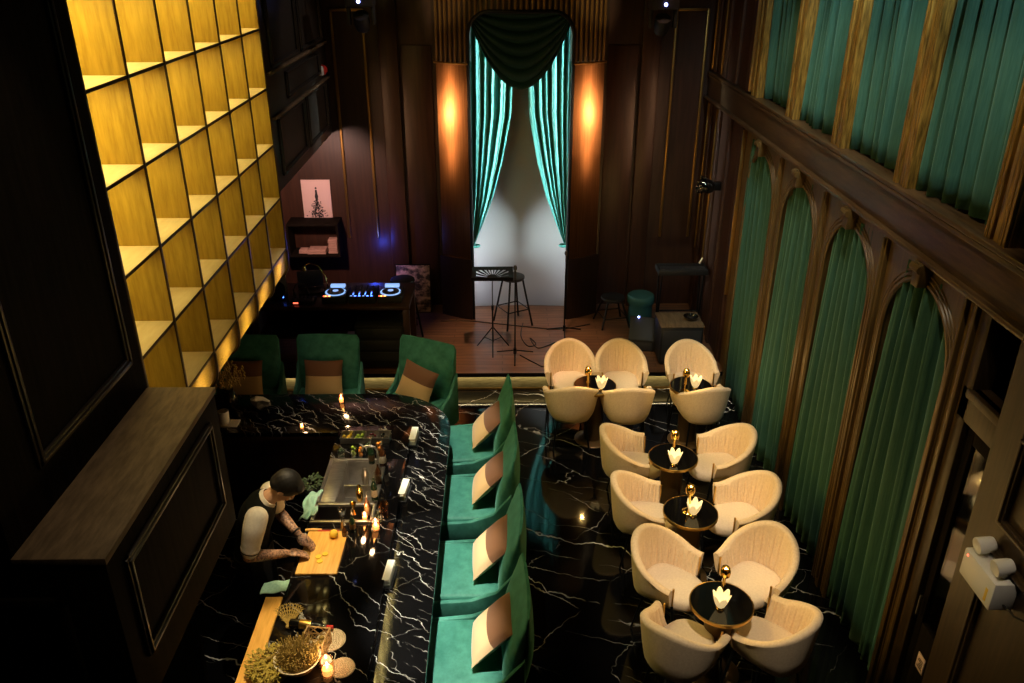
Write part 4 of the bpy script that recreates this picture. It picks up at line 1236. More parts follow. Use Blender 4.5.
# face and neck read as plain skin: same surface, tattoos only on the arms would need a mask -> arms get a soft pattern everywhere below
hairb = Blob()
hairb.ell(H(-.022, 0, .048), (.112, .092, .102), HM); hairb.ell(H(-.06, 0, -.002), (.062, .076, .066), HM); hairb.ell(H(.048, 0, .098), (.052, .064, .036), HM)
for s_ in (-1, 1): hairb.ell(H(-.012, s_ * .066, .03), (.05, .014, .035), HM)
rn = random.Random(4)
for k in range(90):
    a = rn.uniform(0, 2 * PI); e = rn.uniform(.2, 1.5)
    p = H(-.02 + .104 * math.cos(e) * math.cos(a), .08 * math.cos(e) * math.sin(a), .05 + .088 * math.sin(e)); hairb.sphere(p, .012, 8, 6)
hairb.fuse('hair', HAIR, man, .006, 2)
for s_ in (-1, 1):
    MB().sphere(H(.086, s_ * .032, -.006), .009, 10, 8).build('eye', WHITE, man)
    MB().tube([H(.094, s_ * .05, .014), H(.101, s_ * .032, .020), H(.100, s_ * .015, .016)], [.003, .0045, .003], 6).build('eyebrow', HAIR, man)
v = Blob()
v.sections([(PELV + Vector((0, 0, -.02)), .178, .128, UP), (PELV + Vector((0, 0, .04)), .176, .126, UP), (WAIST, .160, .120, (.15, 0, 1)), (W(-1.86, 5.03, 1.18), .168, .124, (.25, 0, 1)), (CHEST, .184, .130, (.45, 0, 1)), (W(-1.775, 5.03, 1.37), .175, .110, (.6, 0, 1)), (W(-1.74, 5.033, 1.412), .125, .082, (.7, 0, 1)), (W(-1.728, 5.034, 1.425), .088, .07, (.8, 0, 1))])
for S in (SHR, SHL): v.ell(S + Vector((-.012, -.25 * (S.y), -.005)), (.07, .055, .06))
v.fuse('vest', VEST, man, .009, 4)
for S, E in ((SHR, ELR), (SHL, ELL)):
    d = (E - S)
    sl = Blob(); sl.limb([S + Vector((0, -.15 * S.y, .0)), S + d * .25, S + d * .55, S + d * .84], [.084, .082, .074, .064], 20)
    rn = random.Random(8)
    for k in range(6):
        q = S + d * (.15 + .12 * k); sl.tube([q + Vector((.066 * math.cos(t), .066 * math.sin(t), .02 * math.sin(t + k))) for t in [2 * PI * j / 16 for j in range(16)]], .006, 6, True)
    sl.fuse('shirt_sleeve', SHIRT, man, .007, 3)
    c = MB(); q = S + d * .87; ax = d.normalized(); b1 = ax.orthogonal().normalized(); b2 = ax.cross(b1)
    c.tube([q + (b1 * math.cos(2 * PI * j / 20) + b2 * math.sin(2 * PI * j / 20)) * .056 for j in range(20)], .009, 8, True)
    c.build('sleeve_garter', BLACKMAT, man)
# collar
c = MB(); ax = Vector((.75, 0, .66)).normalized(); b1 = Vector((0, 1, 0)); b2 = ax.cross(b1)
rings = []
for j in range(25):
    t = math.radians(40) + 2 * PI * .80 * j / 24
    r_ = b2 * -math.cos(t) + b1 * math.sin(t)
    cc = W(-1.712, 5.036, 1.432)
    rings.append([cc + r_ * .082 - ax * .016, cc + r_ * .073 + ax * .012, cc + r_ * .066 + ax * .010, cc + r_ * .074 - ax * .020])
c.loft(rings); c.build('shirt_collar', SHIRT, man)
# apron / trousers and shoes
t = Blob()
t.sections([(PELV + Vector((0, 0, .05)), .180, .130, UP), (PELV + Vector((0, 0, -.06)), .182, .132, UP), (W(-1.895, 5.03, .78), .18, .12, UP)])
for sy in (-1, 1):
    t.limb([W(-1.90, 5.03 + sy * .09, .88), W(-1.87, 5.03 + sy * .11, .48), W(-1.90, 5.03 + sy * .12, .10)], [.10, .074, .066])
t.fuse('trousers', APRON, man, .011, 4)
ap = MB(); ap.grid(lambda u, v: W(-1.90, 5.03, 0) + Vector((.150 * math.sin(.2 + 2.7 * u), -.195 * math.cos(.2 + 2.7 * u), .50 + .52 * v)), 24, 8)
o = ap.build('apron', APRON, man); solidify(o, .006)
for sy in (-1, 1):
    s_ = Blob(); s_.limb([W(-1.95, 5.03 + sy * .12, .05), W(-1.86, 5.03 + sy * .125, .055), W(-1.76, 5.03 + sy * .13, .042)], [.048, .050, .040]); s_.fuse('shoe', BLACKMAT, man, .009, 3)
wt = MB(); ax = (WRL - ELL).normalized(); b1 = ax.orthogonal().normalized(); b2 = ax.cross(b1); q = WRL - ax * .03
wt.tube([q + (b1 * math.cos(2 * PI * j / 18) + b2 * math.sin(2 * PI * j / 18)) * .034 for j in range(18)], .008, 6, True)
wt.build('wristwatch', BLACKMAT, man)

# ================================================================== STAGE
# mixer desk
dk = empty('mixer_desk', (-2.05, 9.75, ZS), 0, 'dark desk on the stage carrying the disc players and mixer', 'desk')
DZ = .85
MB().box((-1.05, -.40, DZ - .05), (.92, .40, DZ), .008).build('desktop', W_BACK, dk)
for x in (-1.0, .87):
    for y in (-.35, .33): MB().box((x - .04, y - .04, 0), (x + .04, y + .04, DZ - .05), .006).build('leg', W_BACK, dk)
MB().box((-1.0, .30, .2), (.87, .33, DZ - .05)).build('modesty_panel', W_BLACK, dk)
MB().box((-1.0, -.36, .40), (.1, .3, .42), .004).build('shelf', W_BACK, dk)
def player(x, label):
    t = empty('disc_player', (x, 9.63, ZS + DZ + .001), 0, label, 'disc player', 'disc players on the desk')
    MB().box((-.15, -.19, 0), (.15, .19, .09), .008).build('housing', BLACKMAT, t)
    MB().lathe([(0, .09), (.105, .09), (.105, .106), (.098, .112), (0, .112)], (0, -.03, 0), 40).build('platter', DARKGREY, t)
    MB().lathe([(.105, .091), (.128, .091), (.128, .098), (.105, .098)], (0, -.03, 0), 40).build('light_ring', LEDBW, t)
    MB().lathe([(0, .112), (.035, .112), (.035, .115), (0, .115)], (0, -.03, 0), 24).build('platter_display', LEDBW, t)
    MB().box((-.09, .115, .09), (.09, .175, .125), .004).build('screen', LEDBW, t)
    for k in range(4): MB().lathe([(0, .09), (.012, .09), (.012, .096), (0, .097)], (-.12 + .022 * k, -.165, 0), 12).build('button', LEDO if k % 2 else LEDR, t)
    MB().box((.115, -.12, .09), (.135, .06, .094)).build('pitch_slider', DARKGREY, t)
    MB().box((.117, -.05, .094), (.133, -.02, .104), .002).build('slider_knob', STEEL, t)
player(-2.06, 'left disc player with a glowing blue-white platter ring on the desk')
player(-1.38, 'right disc player with a glowing blue-white platter ring on the desk')
mx = empty('audio_mixer', (-1.72, 9.63, ZS + DZ + .001), 0, 'mixer with small blue lights between the two disc players', 'mixer')
MB().box((-.165, -.19, 0), (.165, .19, .095), .008).build('housing', BLACKMAT, mx)
rn = random.Random(6)
for i in range(4):
    for j in range(4):
        MB().lathe([(0, .095), (.011, .095), (.009, .112), (0, .113)], (-.11 + .073 * i, .14 - .055 * j, 0), 10).build('knob', DARKGREY, mx)
    MB().box((-.115 + .073 * i, -.13, .095), (-.105 + .073 * i, -.04, .097)).build('fader_slot', LEDB, mx)
    MB().box((-.122 + .073 * i, -.09 + .012 * i, .097), (-.098 + .073 * i, -.07 + .012 * i, .112), .002).build('fader', STEEL, mx)
for i in range(6): MB().box((-.14 + .05 * i, -.178, .095), (-.115 + .05 * i, -.158, .0985), .001).build('button', LEDB if i % 3 else LEDBW, mx)
# small effects unit with red and amber lights, laptop, gooseneck lamp, headphones
fx = empty('effects_unit', (-2.44, 9.50, ZS + DZ + .001), 0, 'small black unit with a red light left of the disc players', 'unit')
MB().box((-.14, -.09, 0), (.14, .09, .05), .006).build('housing', BLACKMAT, fx)
MB().box((-.11, -.092, .018), (-.05, -.089, .034)).build('red_light', LEDR, fx)
for k in range(5): MB().lathe([(0, .05), (.010, .05), (.008, .064), (0, .065)], (-.1 + .05 * k, .03, 0), 10).build('knob', DARKGREY, fx)
lp = empty('laptop', (-2.42, 9.86, ZS + DZ + .001), math.radians(14), 'open laptop on the left of the desk behind the small unit', 'laptop')
MB().box((-.16, -.11, 0), (.16, .11, .016), .004).build('keyboard_base', STEEL_D, lp)
MB().box((-.16, 0, 0), (.16, .21, .008), .003, mat=TR(0, .11, .016) @ RX(math.radians(68))).build('screen', DARKGREY, lp)
gl = empty('gooseneck_lamp', (-2.22, 9.92, ZS + DZ + .001), 0, 'thin gooseneck lamp standing behind the left disc player', 'lamp')
MB().lathe([(0, 0), (.05, 0), (.05, .012), (.012, .02), (0, .02)], n=18).build('base', BRASS, gl)
MB().tube([(0, 0, .02), (-.02, 0, .18), (-.10, 0, .32), (-.2, -.02, .36), (-.27, -.03, .33)], .007, 8).build('stem', BRASS, gl)
MB().lathe([(.01, 0), (.03, -.03), (.035, -.06), (.03, -.06), (.012, -.004)], (-.275, -.03, .33), 16).build('lamp_shade', BRASS, gl)
hd = empty('headphones', (-2.50, 9.66, ZS + DZ + .001), .5, 'black headphones lying at the left of the desk', 'headphones')
MB().tube([(-.08, 0, .03), (-.085, .03, .10), (-.05, .05, .155), (0, .055, .17), (.05, .05, .155), (.085, .03, .10), (.08, 0, .03)], .009, 8).build('headband', BLACKMAT, hd)
for s in (-1, 1): MB().lathe([(0, -.015), (.036, -.015), (.042, 0), (.036, .015), (0, .015)], n=18, mat=TR(s * .08, 0, .043) @ RY(PI / 2)).build('ear_cup', DARKGREY, hd)
# monitor speaker on the left end of the desk
sp_ = empty('monitor_speaker', (-2.86, 9.62, ZS + DZ + .001), math.radians(28), 'black monitor speaker at the left end of the mixer desk', 'speaker')
MB().box((-.17, -.16, 0), (.17, .18, .44), .02).build('cabinet', BLACKMAT, sp_)
MB().lathe([(0, .0), (.04, .004), (.10, -.02), (.125, -.004), (.135, 0), (.135, .012), (0, .012)], n=28, mat=TR(0, -.166, .16) @ RX(PI / 2)).build('woofer', BLACKGLOSS, sp_)
MB().lathe([(0, .008), (.03, .004), (.05, 0), (.05, .01), (0, .012)], n=20, mat=TR(0, -.166, .35) @ RX(PI / 2)).build('tweeter', BLACKGLOSS, sp_)
MB().sphere((.10, -.165, .06), .010, 8, 6).build('power_light', LEDB, sp_)
# amplifier case under the desk
am = empty('amplifier_rack', (-1.52, 9.55, ZS), 0, 'black equipment case standing under the mixer desk', 'case')
MB().box((-.30, -.22, .03), (.30, .22, .60), .012).build('housing', BLACKMAT, am)
for z in (.12, .28, .44): MB().box((-.27, -.228, z), (.27, -.218, z + .12), .004).build('front_panel', DARKGREY, am)
for x in (-.25, .25):
    for y in (-.18, .18): MB().cyl((x, y, 0), (x, y, .03), .025, n=10).build('foot', BLACKMAT, am)
# bar stools
def make_stool(name, label, x, y, rz, h, back, mt=BLACKMAT):
    t = empty(name, (x, y, ZS), rz, label, 'stool', 'stools on the stage')
    MB().lathe([(0, h - .05), (.15, h - .05), (.165, h - .03), (.16, h - .008), (.13, h), (0, h + .002)], n=28).build('seat', mt, t)
    for sx in (-1, 1):
        for sy in (-1, 1): MB().cyl((sx * .10, sy * .10, h - .05), (sx * .20, sy * .20, 0), .014, n=8).build('leg', BLACKMETAL, t)
    q = .165; MB().tube([(q, q, h * .34), (-q, q, h * .34), (-q, -q, h * .34), (q, -q, h * .34)], .009, 6, True).build('foot_ring', BLACKMETAL, t)
    if back:
        m = MB()
        for s in (-1, 1): m.cyl((s * .11, .12, h - .03), (s * .12, .17, h + .12), .010, n=6)
        m.tube([(-.14, .16, h + .12), (0, .20, h + .13), (.14, .16, h + .12)], .016, 8); m.build('backrest', BLACKMETAL, t)
    return t
make_stool('bar_stool', 'black bar stool right of the mixer desk before the leaning painting', -1.33, 10.42, .3, .80, False)
pz = at(511, 308, z=ZS)
make_stool('bar_stool', 'tall black stool standing in the bright stage doorway', pz.x + .02, 10.72, .5, .72, False)
make_stool('bar_stool', 'dark stool in the gloom right of the stage doorway', at(606, 305, z=ZS).x, 10.7, .2, .42, False)
pf = at(632, 302, z=ZS)
t = empty('drum_stool', (pf.x, 10.75, ZS), 0, 'round dark teal upholstered stool behind the floor speaker', 'stool')
MB().lathe([(0, .42), (.17, .42), (.19, .40), (.195, .36), (.19, .31), (0, .31)], n=32).build('seat', TEALPOUF, t)
MB().lathe([(0, 0), (.16, 0), (.17, .02), (.165, .31), (0, .31)], n=32).build('base', TEALPOUF, t)
# music stand with sunburst desk
msx = empty('music_stand', (at(493, 352, z=ZS).x, 9.86, ZS), 0, 'black music stand with a sunburst cut-out desk before the bright doorway', 'music stand')
MB().cyl((0, 0, .12), (0, 0, .62), .012, n=10).build('lower_pole', BLACKMETAL, msx)
MB().cyl((0, 0, .60), (0, 0, 1.02), .008, n=10).build('upper_pole', STEEL_D, msx)
MB().lathe([(0, 0), (.018, 0), (.018, .06), (0, .06)], (0, 0, .58), 12).build('clamp', BLACKMETAL, msx)
for k in range(3):
    a = 2 * PI * k / 3 - PI / 2; d = Vector((math.cos(a), math.sin(a), 0))
    m = MB(); m.tube([Vector((0, 0, .34)), d * .24 + Vector((0, 0, .01))], .008, 6); m.cyl(Vector((0, 0, .14)), d * .13 + Vector((0, 0, .16)), .005, n=6)
    m.build('leg', BLACKMETAL, msx)
m = MB(); w, h = .265, .27
def slab(x0, x1, z0, z1): m.box((x0, -.004, z0), (x1, .004, z1))
slab(-w, w, .0, .05); slab(-w, w, h - .06, h); slab(-w, -w + .06, .05, h - .06); slab(w - .06, w, .05, h - .06)
for k in range(12):
    a = PI * (k + .5) / 12
    a0 = a - .055; a1 = a + .055
    def R(a, r): return (r * math.cos(a), .05 + r * math.sin(a))
    def lim(a): return min((w - .05) / max(abs(math.cos(a)), 1e-3), (h - .10) / max(math.sin(a), 1e-3))
    m.prism([R(a0, .05), R(a0, lim(a0)), R(a1, lim(a1)), R(a1, .05)], 'y', -.004, .004)
m.prism([R(PI * k / 10, .07) for k in range(11)], 'y', -.005, .005)
m.box((-w, -.05, -.004), (w, .004, .004))
m.xf(TR(0, -.02, .99) @ RX(math.radians(-70))); m.build('desk', BLACKMETAL, msx)
# microphone stands
def mic_stand(x, y, h, label, boom=False):
    t = empty('microphone_stand', (x, y, ZS), 0, label, 'microphone stand', 'microphone stands on the stage')
    MB().cyl((0, 0, .05), (0, 0, h), .009, n=8).build('pole', BLACKMETAL, t)
    MB().lathe([(0, 0), (.02, 0), (.02, .08), (0, .08)], (0, 0, .05), 10).build('hub', BLACKMETAL, t)
    for k in range(3):
        a = 2 * PI * k / 3 + .5
        MB().tube([(0, 0, .10), (.27 * math.cos(a), .27 * math.sin(a), .012)], .008, 6).build('leg', BLACKMETAL, t)
    MB().lathe([(0, 0), (.011, 0), (.014, .12), (.024, .13), (.026, .155), (.018, .178), (0, .182)], (0, 0, h), 14).build('microphone', DARKGREY, t)
p = at(515, 357, z=ZS); mic_stand(p.x, p.y, 1.08, 'slim microphone stand on the stage front right of the music stand')
p = at(564, 334, z=ZS); mic_stand(p.x, p.y, 1.02, 'slim microphone stand at the right jamb of the stage doorway')
# leaning canvas
lc = empty('leaning_painting', (at(415, 310, z=ZS).x, 11.12, ZS), 0, 'pinkish abstract canvas leaning on the back wall behind the bar stool', 'painting')
ML = RX(math.radians(-9))
MB().box((-.24, -.012, 0), (.24, .012, .70), .004, mat=ML).build('canvas', ARTM, lc)
m = MB(); frm = ((-.25, -.24, 0, .71), (.24, .25, 0, .71))
for a, b, c_, d in frm: m.box((a, -.016, c_), (b, .016, d), .002, mat=ML)
m.box((-.25, -.016, -.0), (.25, .016, .01), .002, mat=ML); m.box((-.25, -.016, .70), (.25, .016, .71), .002, mat=ML)
m.build('frame', W_BLACK, lc)
# framed fashion drawing on the back wall
fp_ = at(317, 201, y=YB - .02)
pic = empty('framed_print', (fp_.x, YB - .005, fp_.z - .30), 0, 'pale pink print of a gowned figure hung on the left back wall', 'picture')
MB().box((-.20, -.018, 0), (.20, 0, .60), .003).build('print', PINKPAPER, pic)
m = MB(); rn = random.Random(12)
m.prism([(-.012, .46), (.012, .46), (.016, .40), (.024, .37), (.014, .31), (-.014, .31), (-.024, .37), (-.016, .40)], 'y', -.0205, -.0185)
m.lathe([(0, -.020), (.014, -.020), (.014, -.0185), (0, -.0185)], n=12, mat=TR(0, 0, .485) @ RX(PI / 2) @ TR(0, 0, .039))
for k in range(330):
    v_ = rn.random() ** .7; x = rn.gauss(0, .4) * (.03 + .13 * v_); x = max(-.16, min(.16, x)); z = .32 - .25 * v_ ; r = rn.uniform(.003, .010)
    m.prism([(x + r * math.cos(2 * PI * j / 6), z + r * math.sin(2 * PI * j / 6)) for j in range(6)], 'y', -.0205, -.0185)
m.build('gown_drawing', INK, pic)
# wall niche with stacked papers
nz_ = at(330, 252, y=11.2).z
nb = empty('wall_niche_shelf', (-2.42, YB, nz_), 0, 'dark low shelf on the back wall under the pink print', 'shelf')
MB().box((-.55, -.34, -.03), (.16, 0, 0), .004).build('shelf_board', W_BLACK, nb)
for x in (-.54, .15): MB().box((x - .012, -.34, 0), (x + .012, 0, .42)).build('side_panel', W_BLACK, nb)
MB().box((-.55, -.34, .42), (.16, 0, .45), .004).build('top_panel', W_BLACK, nb)
for (u, w_, d_, h_, la) in ((318, .26, .20, .06, 'low pinkish stack of papers in the middle of the back wall shelf'), (334, .13, .14, .20, 'tall pinkish box at the right end of the back wall shelf'), (304, .12, .14, .05, 'small pinkish bundle at the left end of the back wall shelf')):
    x = at(u, 250, y=11.2).x
    m = MB(); n = max(2, int(h_ / .025))
    for k in range(n): m.box((x - w_ / 2 + .004 * (k % 3), 11.2 - d_ / 2, nz_ + .001 + h_ * k / n), (x + w_ / 2 - .003 * (k % 2), 11.2 + d_ / 2, nz_ + h_ * (k + .92) / n), .003)
    single(m, 'paper_stack', PINKBOOK, la, 'paper stack', 'things on the back wall shelf')
# floor speaker (sub) with tray and glass bowl, keyboard on a stand, small speaker with white light
sb = empty('floor_speaker', (at(678, 350, y=9.55).x, 9.62, ZS), 0, 'large black floor speaker box at the right front of the stage', 'speaker')
MB().box((-.27, -.22, .02), (.27, .24, .52), .025).build('cabinet', BLACKMAT, sb)
MB().box((-.24, -.228, .06), (.24, -.215, .48), .01).build('grille', DARKGREY, sb)
for x in (-.22, .22):
    for y in (-.17, .19): MB().cyl((x, y, 0), (x, y, .02), .025, n=10).build('foot', BLACKMAT, sb)
MB().box((-.275, -.225, .52), (.275, .245, .535), .006).build('top_panel', W_LEDGE, sb)
ab = at(690, 318, z=ZS + .54)
single(MB().lathe([(0, 0), (.05, 0), (.08, .02), (.095, .05), (.09, .052), (.07, .024), (0, .012)], (ab.x, 9.62, ZS + .536), 24), 'glass_bowl', BLACKGLOSS, 'dark glass bowl on top of the large floor speaker', 'bowl')
ms_ = empty('stage_monitor', (at(633, 325, z=ZS).x + .02, 10.0, ZS), math.radians(-12), 'small black stage speaker with a white-blue light', 'speaker')
m = MB(); m.prism([(-.2, 0), (.17, 0), (.17, .32), (.02, .40), (-.2, .16)], 'x', -.17, .17, .012); m.build('cabinet', BLACKMAT, ms_)
MB().sphere((-.06, .0, .40), .014, 8, 6).build('power_light', LEDWH, ms_)
MB().box((-.14, -.205, .02), (.14, -.198, .13), .004).build('grille', DARKGREY, ms_)
kb_ = empty('keyboard_stand', (at(677, 255, y=10.4).x + .09, 10.45, ZS), 0, 'black keyboard on a tall stand in the dark right corner of the stage', 'keyboard')
MB().box((-.33, -.14, .86), (.33, .14, .94), .01).build('keyboard', BLACKMAT, kb_)
m = MB()
for k in range(14): m.box((-.30 + .043 * k, -.13, .94), (-.262 + .043 * k, -.01, .948), .002)
m.build('keys', DARKGREY, kb_)
for s in (-1, 1):
    MB().tube([(s * .28, -.12, .86), (s * .28, -.02, .03), (s * .28, -.2, .015)], .013, 8).build('leg', BLACKMETAL, kb_)
    MB().tube([(s * .28, .12, .86), (s * .28, .03, .03), (s * .28, .22, .015)], .013, 8).build('leg', BLACKMETAL, kb_)
MB().cyl((-.28, 0, .3), (.28, 0, .3), .010, n=8).build('cross_bar', BLACKMETAL, kb_)
MB().cyl((.26, .1, .94), (.30, .12, 1.02), .02, n=10).build('silver_knob', STEEL, kb_)
# cables on the stage floor
def cable(px, label):
    pts = [at(u, v, z=ZS + .006) for u, v in px]
    Q = []
    for i in range(len(pts) - 1):
        p0, p1, p2, p3 = pts[max(i - 1, 0)], pts[i], pts[i + 1], pts[min(i + 2, len(pts) - 1)]
        for k in range(6):
            t = k / 6; Q.append(.5 * ((2 * p1) + (p2 - p0) * t + (2 * p0 - 5 * p1 + 4 * p2 - p3) * t * t + (3 * p1 - p0 - 3 * p2 + p3) * t ** 3))
    Q.append(pts[-1])
    single(MB().tube(Q, .007, 6), 'stage_cable', BLACKMAT, label, 'cable', 'cables on the stage floor')
cable([(441, 321), (470, 321), (500, 324), (530, 327), (560, 329), (590, 324)], 'black cable running across the stage below the bright doorway')
cable([(523, 323), (521, 336), (528, 346), (536, 344), (530, 338), (538, 348), (556, 342)], 'looped black cable on the boards right of the microphone stand')
cable([(520, 355), (535, 363), (545, 366), (556, 352), (562, 340)], 'black cable curving between the two microphone stands')

# ================================================================== FIXTURES
def moving_head(u, v, label):
    p = at(u, v, y=10.3)
    t = empty('stage_light', (p.x, 10.3, p.z), 0, label, 'stage light', 'moving stage lights under the ceiling')
    MB().box((-.16, -.14, .06), (.16, .14, .26), .02).build('base', BLACKMAT, t)
    MB().cyl((0, 0, .26), (0, 0, ZT - p.z), .018, n=10).build('hanging_pole', BLACKMETAL, t)
    for s in (-1, 1): MB().box((s * .14 - .02, -.05, -.14), (s * .14 + .02, .05, .07), .01).build('yoke', BLACKMAT, t)
    MB().lathe([(0, -.14), (.08, -.13), (.095, -.05), (.09, .06), (0, .07)], n=24, mat=TR(0, 0, -.08) @ RX(math.radians(35))).build('lamp_head', BLACKMAT, t)
    MB().sphere((.0, -.145, .12), .020, 10, 8).build('status_light', LEDWH, t)
moving_head(361, 12, 'black moving stage light with a blue-white dot, hung at upper left')
moving_head(663, 15, 'black moving stage light with a blue-white dot, hung at upper right')
wp = at(708, 186, x=2.60)
ws = empty('wall_spotlight', (2.60, wp.y, wp.z), 0, 'black round spotlight mounted on the right wall near the stage', 'spotlight')
MB().box((.02, -.05, -.05), (XR - 2.60 - .002, .05, .05), .01).build('bracket', BLACKMETAL, ws)
WM = TR(-.02, 0, 0) @ RZ(math.radians(155)) @ RY(math.radians(80))
MB().lathe([(0, -.10), (.05, -.10), (.085, -.06), (.095, .03), (.095, .08), (.085, .08), (.08, .03), (0, .02)], n=24, mat=WM).build('housing', BLACKGLOSS, ws)
for a in range(4): MB().box((.095, -.05, .02), (.10, .05, .11), .002, mat=WM @ RZ(a * PI / 2)).build('barn_door', BLACKGLOSS, ws)
ra = at(325, 71, y=10.95)
al = empty('fire_alarm', (XL, 11.05, ra.z), 0, 'small red and white alarm at the far end of the upper left wall', 'alarm')
MB().lathe([(0, 0), (.06, 0), (.065, .012), (.06, .05), (.03, .075), (0, .078)], n=24, mat=RY(PI / 2)).build('bell', RED, al)
MB().box((0, -.17, -.05), (.05, -.075, .06), .01).build('white_box', WHITE, al)
# emergency light on the near right wall
em = empty('emergency_light', (2.70, 3.49, 1.90), 0, 'white twin-headed emergency light on the brown wall panel at right', 'emergency light')
MB().box((-.135, -.155, 0), (-.001, .155, .175), .01).build('housing', WHITE, em)
for y in (-.085, .095):
    MB().cyl((-.06, y, .172), (-.06, y, .205), .022, n=14).build('swivel', WHITE, em)
    MB().lathe([(0, -.05), (.038, -.05), (.042, -.04), (.048, .035), (.044, .042), (0, .036)], n=24, mat=TR(-.075, y, .235) @ RZ(math.radians(180)) @ RY(math.radians(100))).build('lamp_head', WHITE, em)
MB().sphere((-.133, .115, .15), .008, 8, 6).build('red_indicator', LEDR, em)
MB().box((-.1375, -.115, .03), (-.134, -.095, .11), .001).build('yellow_sticker', LEMON, em)
MB().tube([(-.06, -.155, .04), (-.06, -.20, .05), (-.05, -.24, .04), (-.01, -.30, .05), (-.003, -.40, .05)], .006, 6).build('cable', BLACKMAT, em)
pq = at(916, 658, x=XR + .03)
pl = empty('door_notice', (XR + .036, 4.09, pq.z - .06), 0, 'small pale notice on the lower panel of the glass door', 'notice')
MB().box((-.004, -.045, 0), (.003, .045, .13), .002).build('plate', PINKPAPER, pl)
m = MB(); rn = random.Random(77)
for k in range(5): m.box((-.0052, -.03, .025 + .016 * k), (-.0038, .03 - .012 * (k % 3), .033 + .016 * k))
m.build('dark_lines', INK, pl)

# ================================================================== LIGHT
def spot(p, tgt, power, ang, col=(1, .74, .42), blend=.6, r=.05):
    l = bpy.data.lights.new('unseen_spot', 'SPOT'); l.energy = power; l.color = col; l.spot_size = math.radians(ang); l.spot_blend = blend; l.shadow_soft_size = r  # unseen spots; several are added only to brighten one part
    o = bpy.data.objects.new('unseen_spot', l); COL.objects.link(o); o.location = p
    o.rotation_euler = (Vector(tgt) - Vector(p)).to_track_quat('-Z', 'Y').to_euler(); return o
def area(p, tgt, power, sx, sy, col, spread=180):
    l = bpy.data.lights.new('unseen_strip', 'AREA'); l.shape = 'RECTANGLE'; l.size = sx; l.size_y = sy; l.energy = power; l.color = col; l.spread = math.radians(spread)  # unseen strips; the cove and drum ones are added
    o = bpy.data.objects.new('unseen_strip', l); COL.objects.link(o); o.location = p
    d = (Vector(tgt) - Vector(p)); o.rotation_euler = d.to_track_quat('-Z', 'Y').to_euler(); return o
def point(p, power, col, r=.03):
    l = bpy.data.lights.new('small_light', 'POINT'); l.energy = power; l.color = col; l.shadow_soft_size = r
    o = bpy.data.objects.new('small_light', l); COL.objects.link(o); o.location = p; return o
WARM = (1, .82, .58)
for i, p in enumerate(T):
    spot((p.x - .5, p.y - 1.9, 6.0), (p.x, p.y - .03, .5), (430, 350, 340, 340, 420)[i], 21, WARM)
for p, q in zip(T, LAMP_PX):
    w = at(*q, z=.7); point((w.x, w.y - .012, 1.0), 5., (1, .60, .16), .012)
for y, e in zip(SIDE_Y, (1100, 1500, 2100, 2400)):
    spot((-.75, y - .5, 6.0), (-.50, y - .08, .5), e, 12, (1, .92, .74))
spot((-1.9, 7.4, 5.9), (-2.0, 8.2, .7), 60, 18, WARM); spot((-1.0, 7.3, 6.), (-1.0, 8.1, .7), 110, 17, WARM)
spot((-1.35, 5.0, 6.), (-1.40, 5.05, .9), 850, 10, (1, .76, .42), r=.03)      # cutting board
spot((-.7, 4.9, 6.), (-1.74, 4.93, 1.25), 300, 9, (1, .84, .60))
spot((-1.25, 5.6, 6.), (-1.25, 6.05, .9), 650, 15, (1, .84, .62))
spot((-.9, 3.9, 6.), (-1.46, 4.08, .9), 900, 12, (1, .76, .40))
spot((-.75, 5.5, 6.), (-.75, 5.7, .8), 160, 30, (1, .88, .70))
spot((-1.6, 6.6, 6.), (-1.4, 7.3, .8), 160, 26, (1, .84, .64))
# shelf cell strips
for i in range(6):
    yc = (SY[i] + SY[i + 1]) / 2
    for k, z in enumerate(SZ):
        area((XL - .24, yc, z + .52), (XL - .26, yc, z), (.45, 1.5, 3.2, 4.8, 5.6, 5.6, 5.6)[k] * (1 - .09 * i), .06, .5, (1, .76, .24))
    area((XL + .45, yc, 1.9), (XL, yc, 1.95), .7, .05, .5, (1, .74, .24), 60)  # added strip in mid-air, only there to light the gold cove
# riser strip
area((-.2, YS - .04, .195), (-.2, YS + .02, .0), 6, 5.6, .012, (1, .80, .42))
# doorway side strips (inside the jambs) and alcove glow
for s in (-1, 1):
    xe = .25 + s * (DHW + .05)
    area((xe, 11.0, 2.7), (xe - s, 11.10, 2.7), 21, .05, 3.4, (.84, 1., .97), 46)
    area((.25 + s * (DHW + .12), 11.08, .85), (.25 - s * .3, 11.26, .8), 3. if s < 0 else 1.2, .04, .9, (.95, .95, 1.))
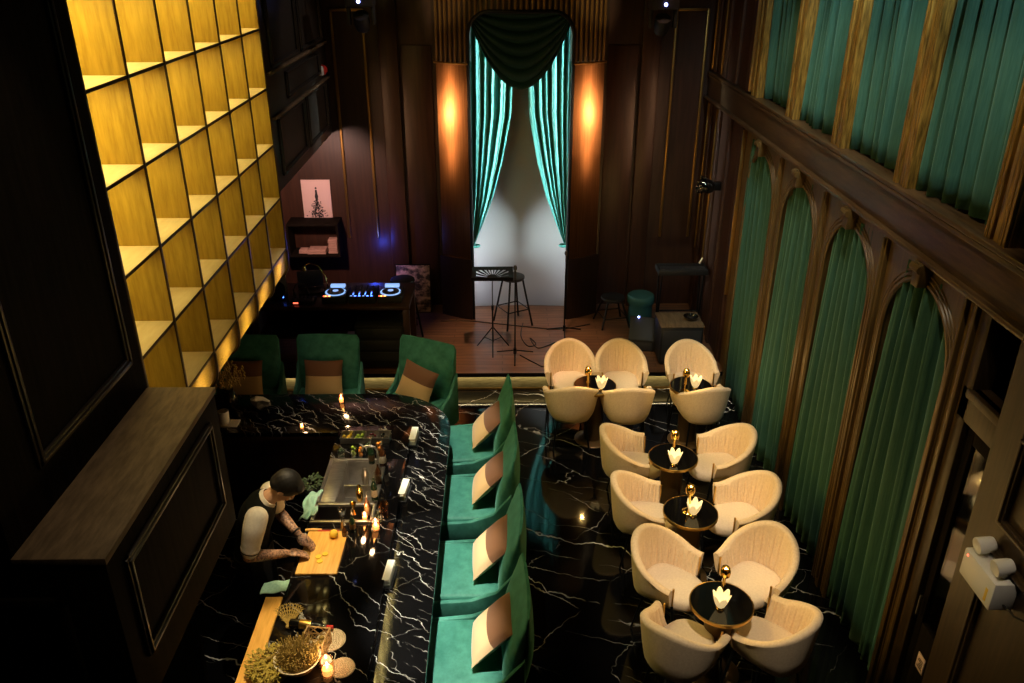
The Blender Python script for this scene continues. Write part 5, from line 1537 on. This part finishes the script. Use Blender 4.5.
# drum spots: from the wall spotlight right, its twin left
for sx, xx in ((1, 2.50), (-1, -2.02)):
    spot((xx, wp.y, wp.z + .5), dp(.25 + sx * .89, 3.0), 62, 40, (1, .55, .30), r=.03)
    area((xx, wp.y - .05, wp.z + .4), dp(.25 + sx * .89, wp.z + .4), 3.5, .04, 1.3, (1, .50, .24), 100)  # no real strip here: added to stretch the drum highlight upright
    spot((.25 + sx * 1.6, 8.6, 6.1), dp(.25 + sx * .95, 4.6), 150, 16, (1, .74, .40))  # added pair of spots, only to brighten the flutes
spot((-2.5, 9.4, 2.7), (-2.45, 11.4, 1.7), 130, 70, (1, .58, .46))
spot((2.3, 9.4, 5.6), (1.9, 11.4, 2.4), 34, 36, (1, .52, .30))
spot((-1.2, 9.3, 5.8), (-1.5, 11.4, 2.2), 10, 36, (1, .50, .30))
spot((.6, 9.6, 6.), (XL, 10.0, 3.6), 70, 40, (1, .85, .75))  # added spot to bring up the upper left wall mouldings
# right wall wash
for y in (5.3, 6.4, 7.5, 8.6):
    spot((1.7, y - 1.2, 6.1), (XR, y + .1, 2.9), 105, 44, (1, .84, .58))
for y in (5.0, 6.2, 7.4):
    spot((2.25, y - 1.4, 6.1), (XR, y + .1, 4.9), 95, 52, (.74, .95, 1.))
spot((1.4, 2.6, 6.), (2.7, 3.5, 2.0), 22, 40, (1, .76, .45))
# desk glow and stage
point((-1.75, 11.05, 1.12), 3., (.05, .10, 1.), .04)
spot((1.0, 2.3, 6.), (2.6, 3.49, 2.0), 110, 8, (1, .82, .6))  # added narrow beam that brightens the emergency light
spot((.2, 8.6, 6.1), (.2, 9.75, .3), 560, 30, (1, .62, .40))
spot((-1.75, 3.9, 6.15), (-2.05, 3.9, 2.5), 60, 34, (1, .78, .5))
spot((.6, 2.2, 6.0), (-2.0, 3.9, 2.3), 30, 34, (1, .78, .5))  # weak fill light, added for the pier mouldings
point((3.5, 4.7, 2.2), 3, (1, .78, .5), .02)
w = bpy.data.worlds.new('world'); SC.world = w; w.use_nodes = True
w.node_tree.nodes['Background'].inputs[0].default_value = (1, .8, .6, 1)
w.node_tree.nodes['Background'].inputs[1].default_value = .0

for o in list(COL.objects):
    if o.parent and o.name.split('.')[0] in ('dried_flower', 'dried_grass', 'frond', 'foliage', 'gown_drawing'): o['kind'] = 'stuff'

# ================================================================== VIEW
SC.view_settings.view_transform = 'Standard'
SC.view_settings.look = 'None'
SC.view_settings.gamma = 1
SC.view_settings.use_curve_mapping = False
SC.view_settings.exposure = .35
SC.cycles.use_denoising = True
SC.cycles.max_bounces = 8
SC.cycles.sample_clamp_indirect = 4
SC.cycles.caustics_reflective = False
SC.cycles.caustics_refractive = False
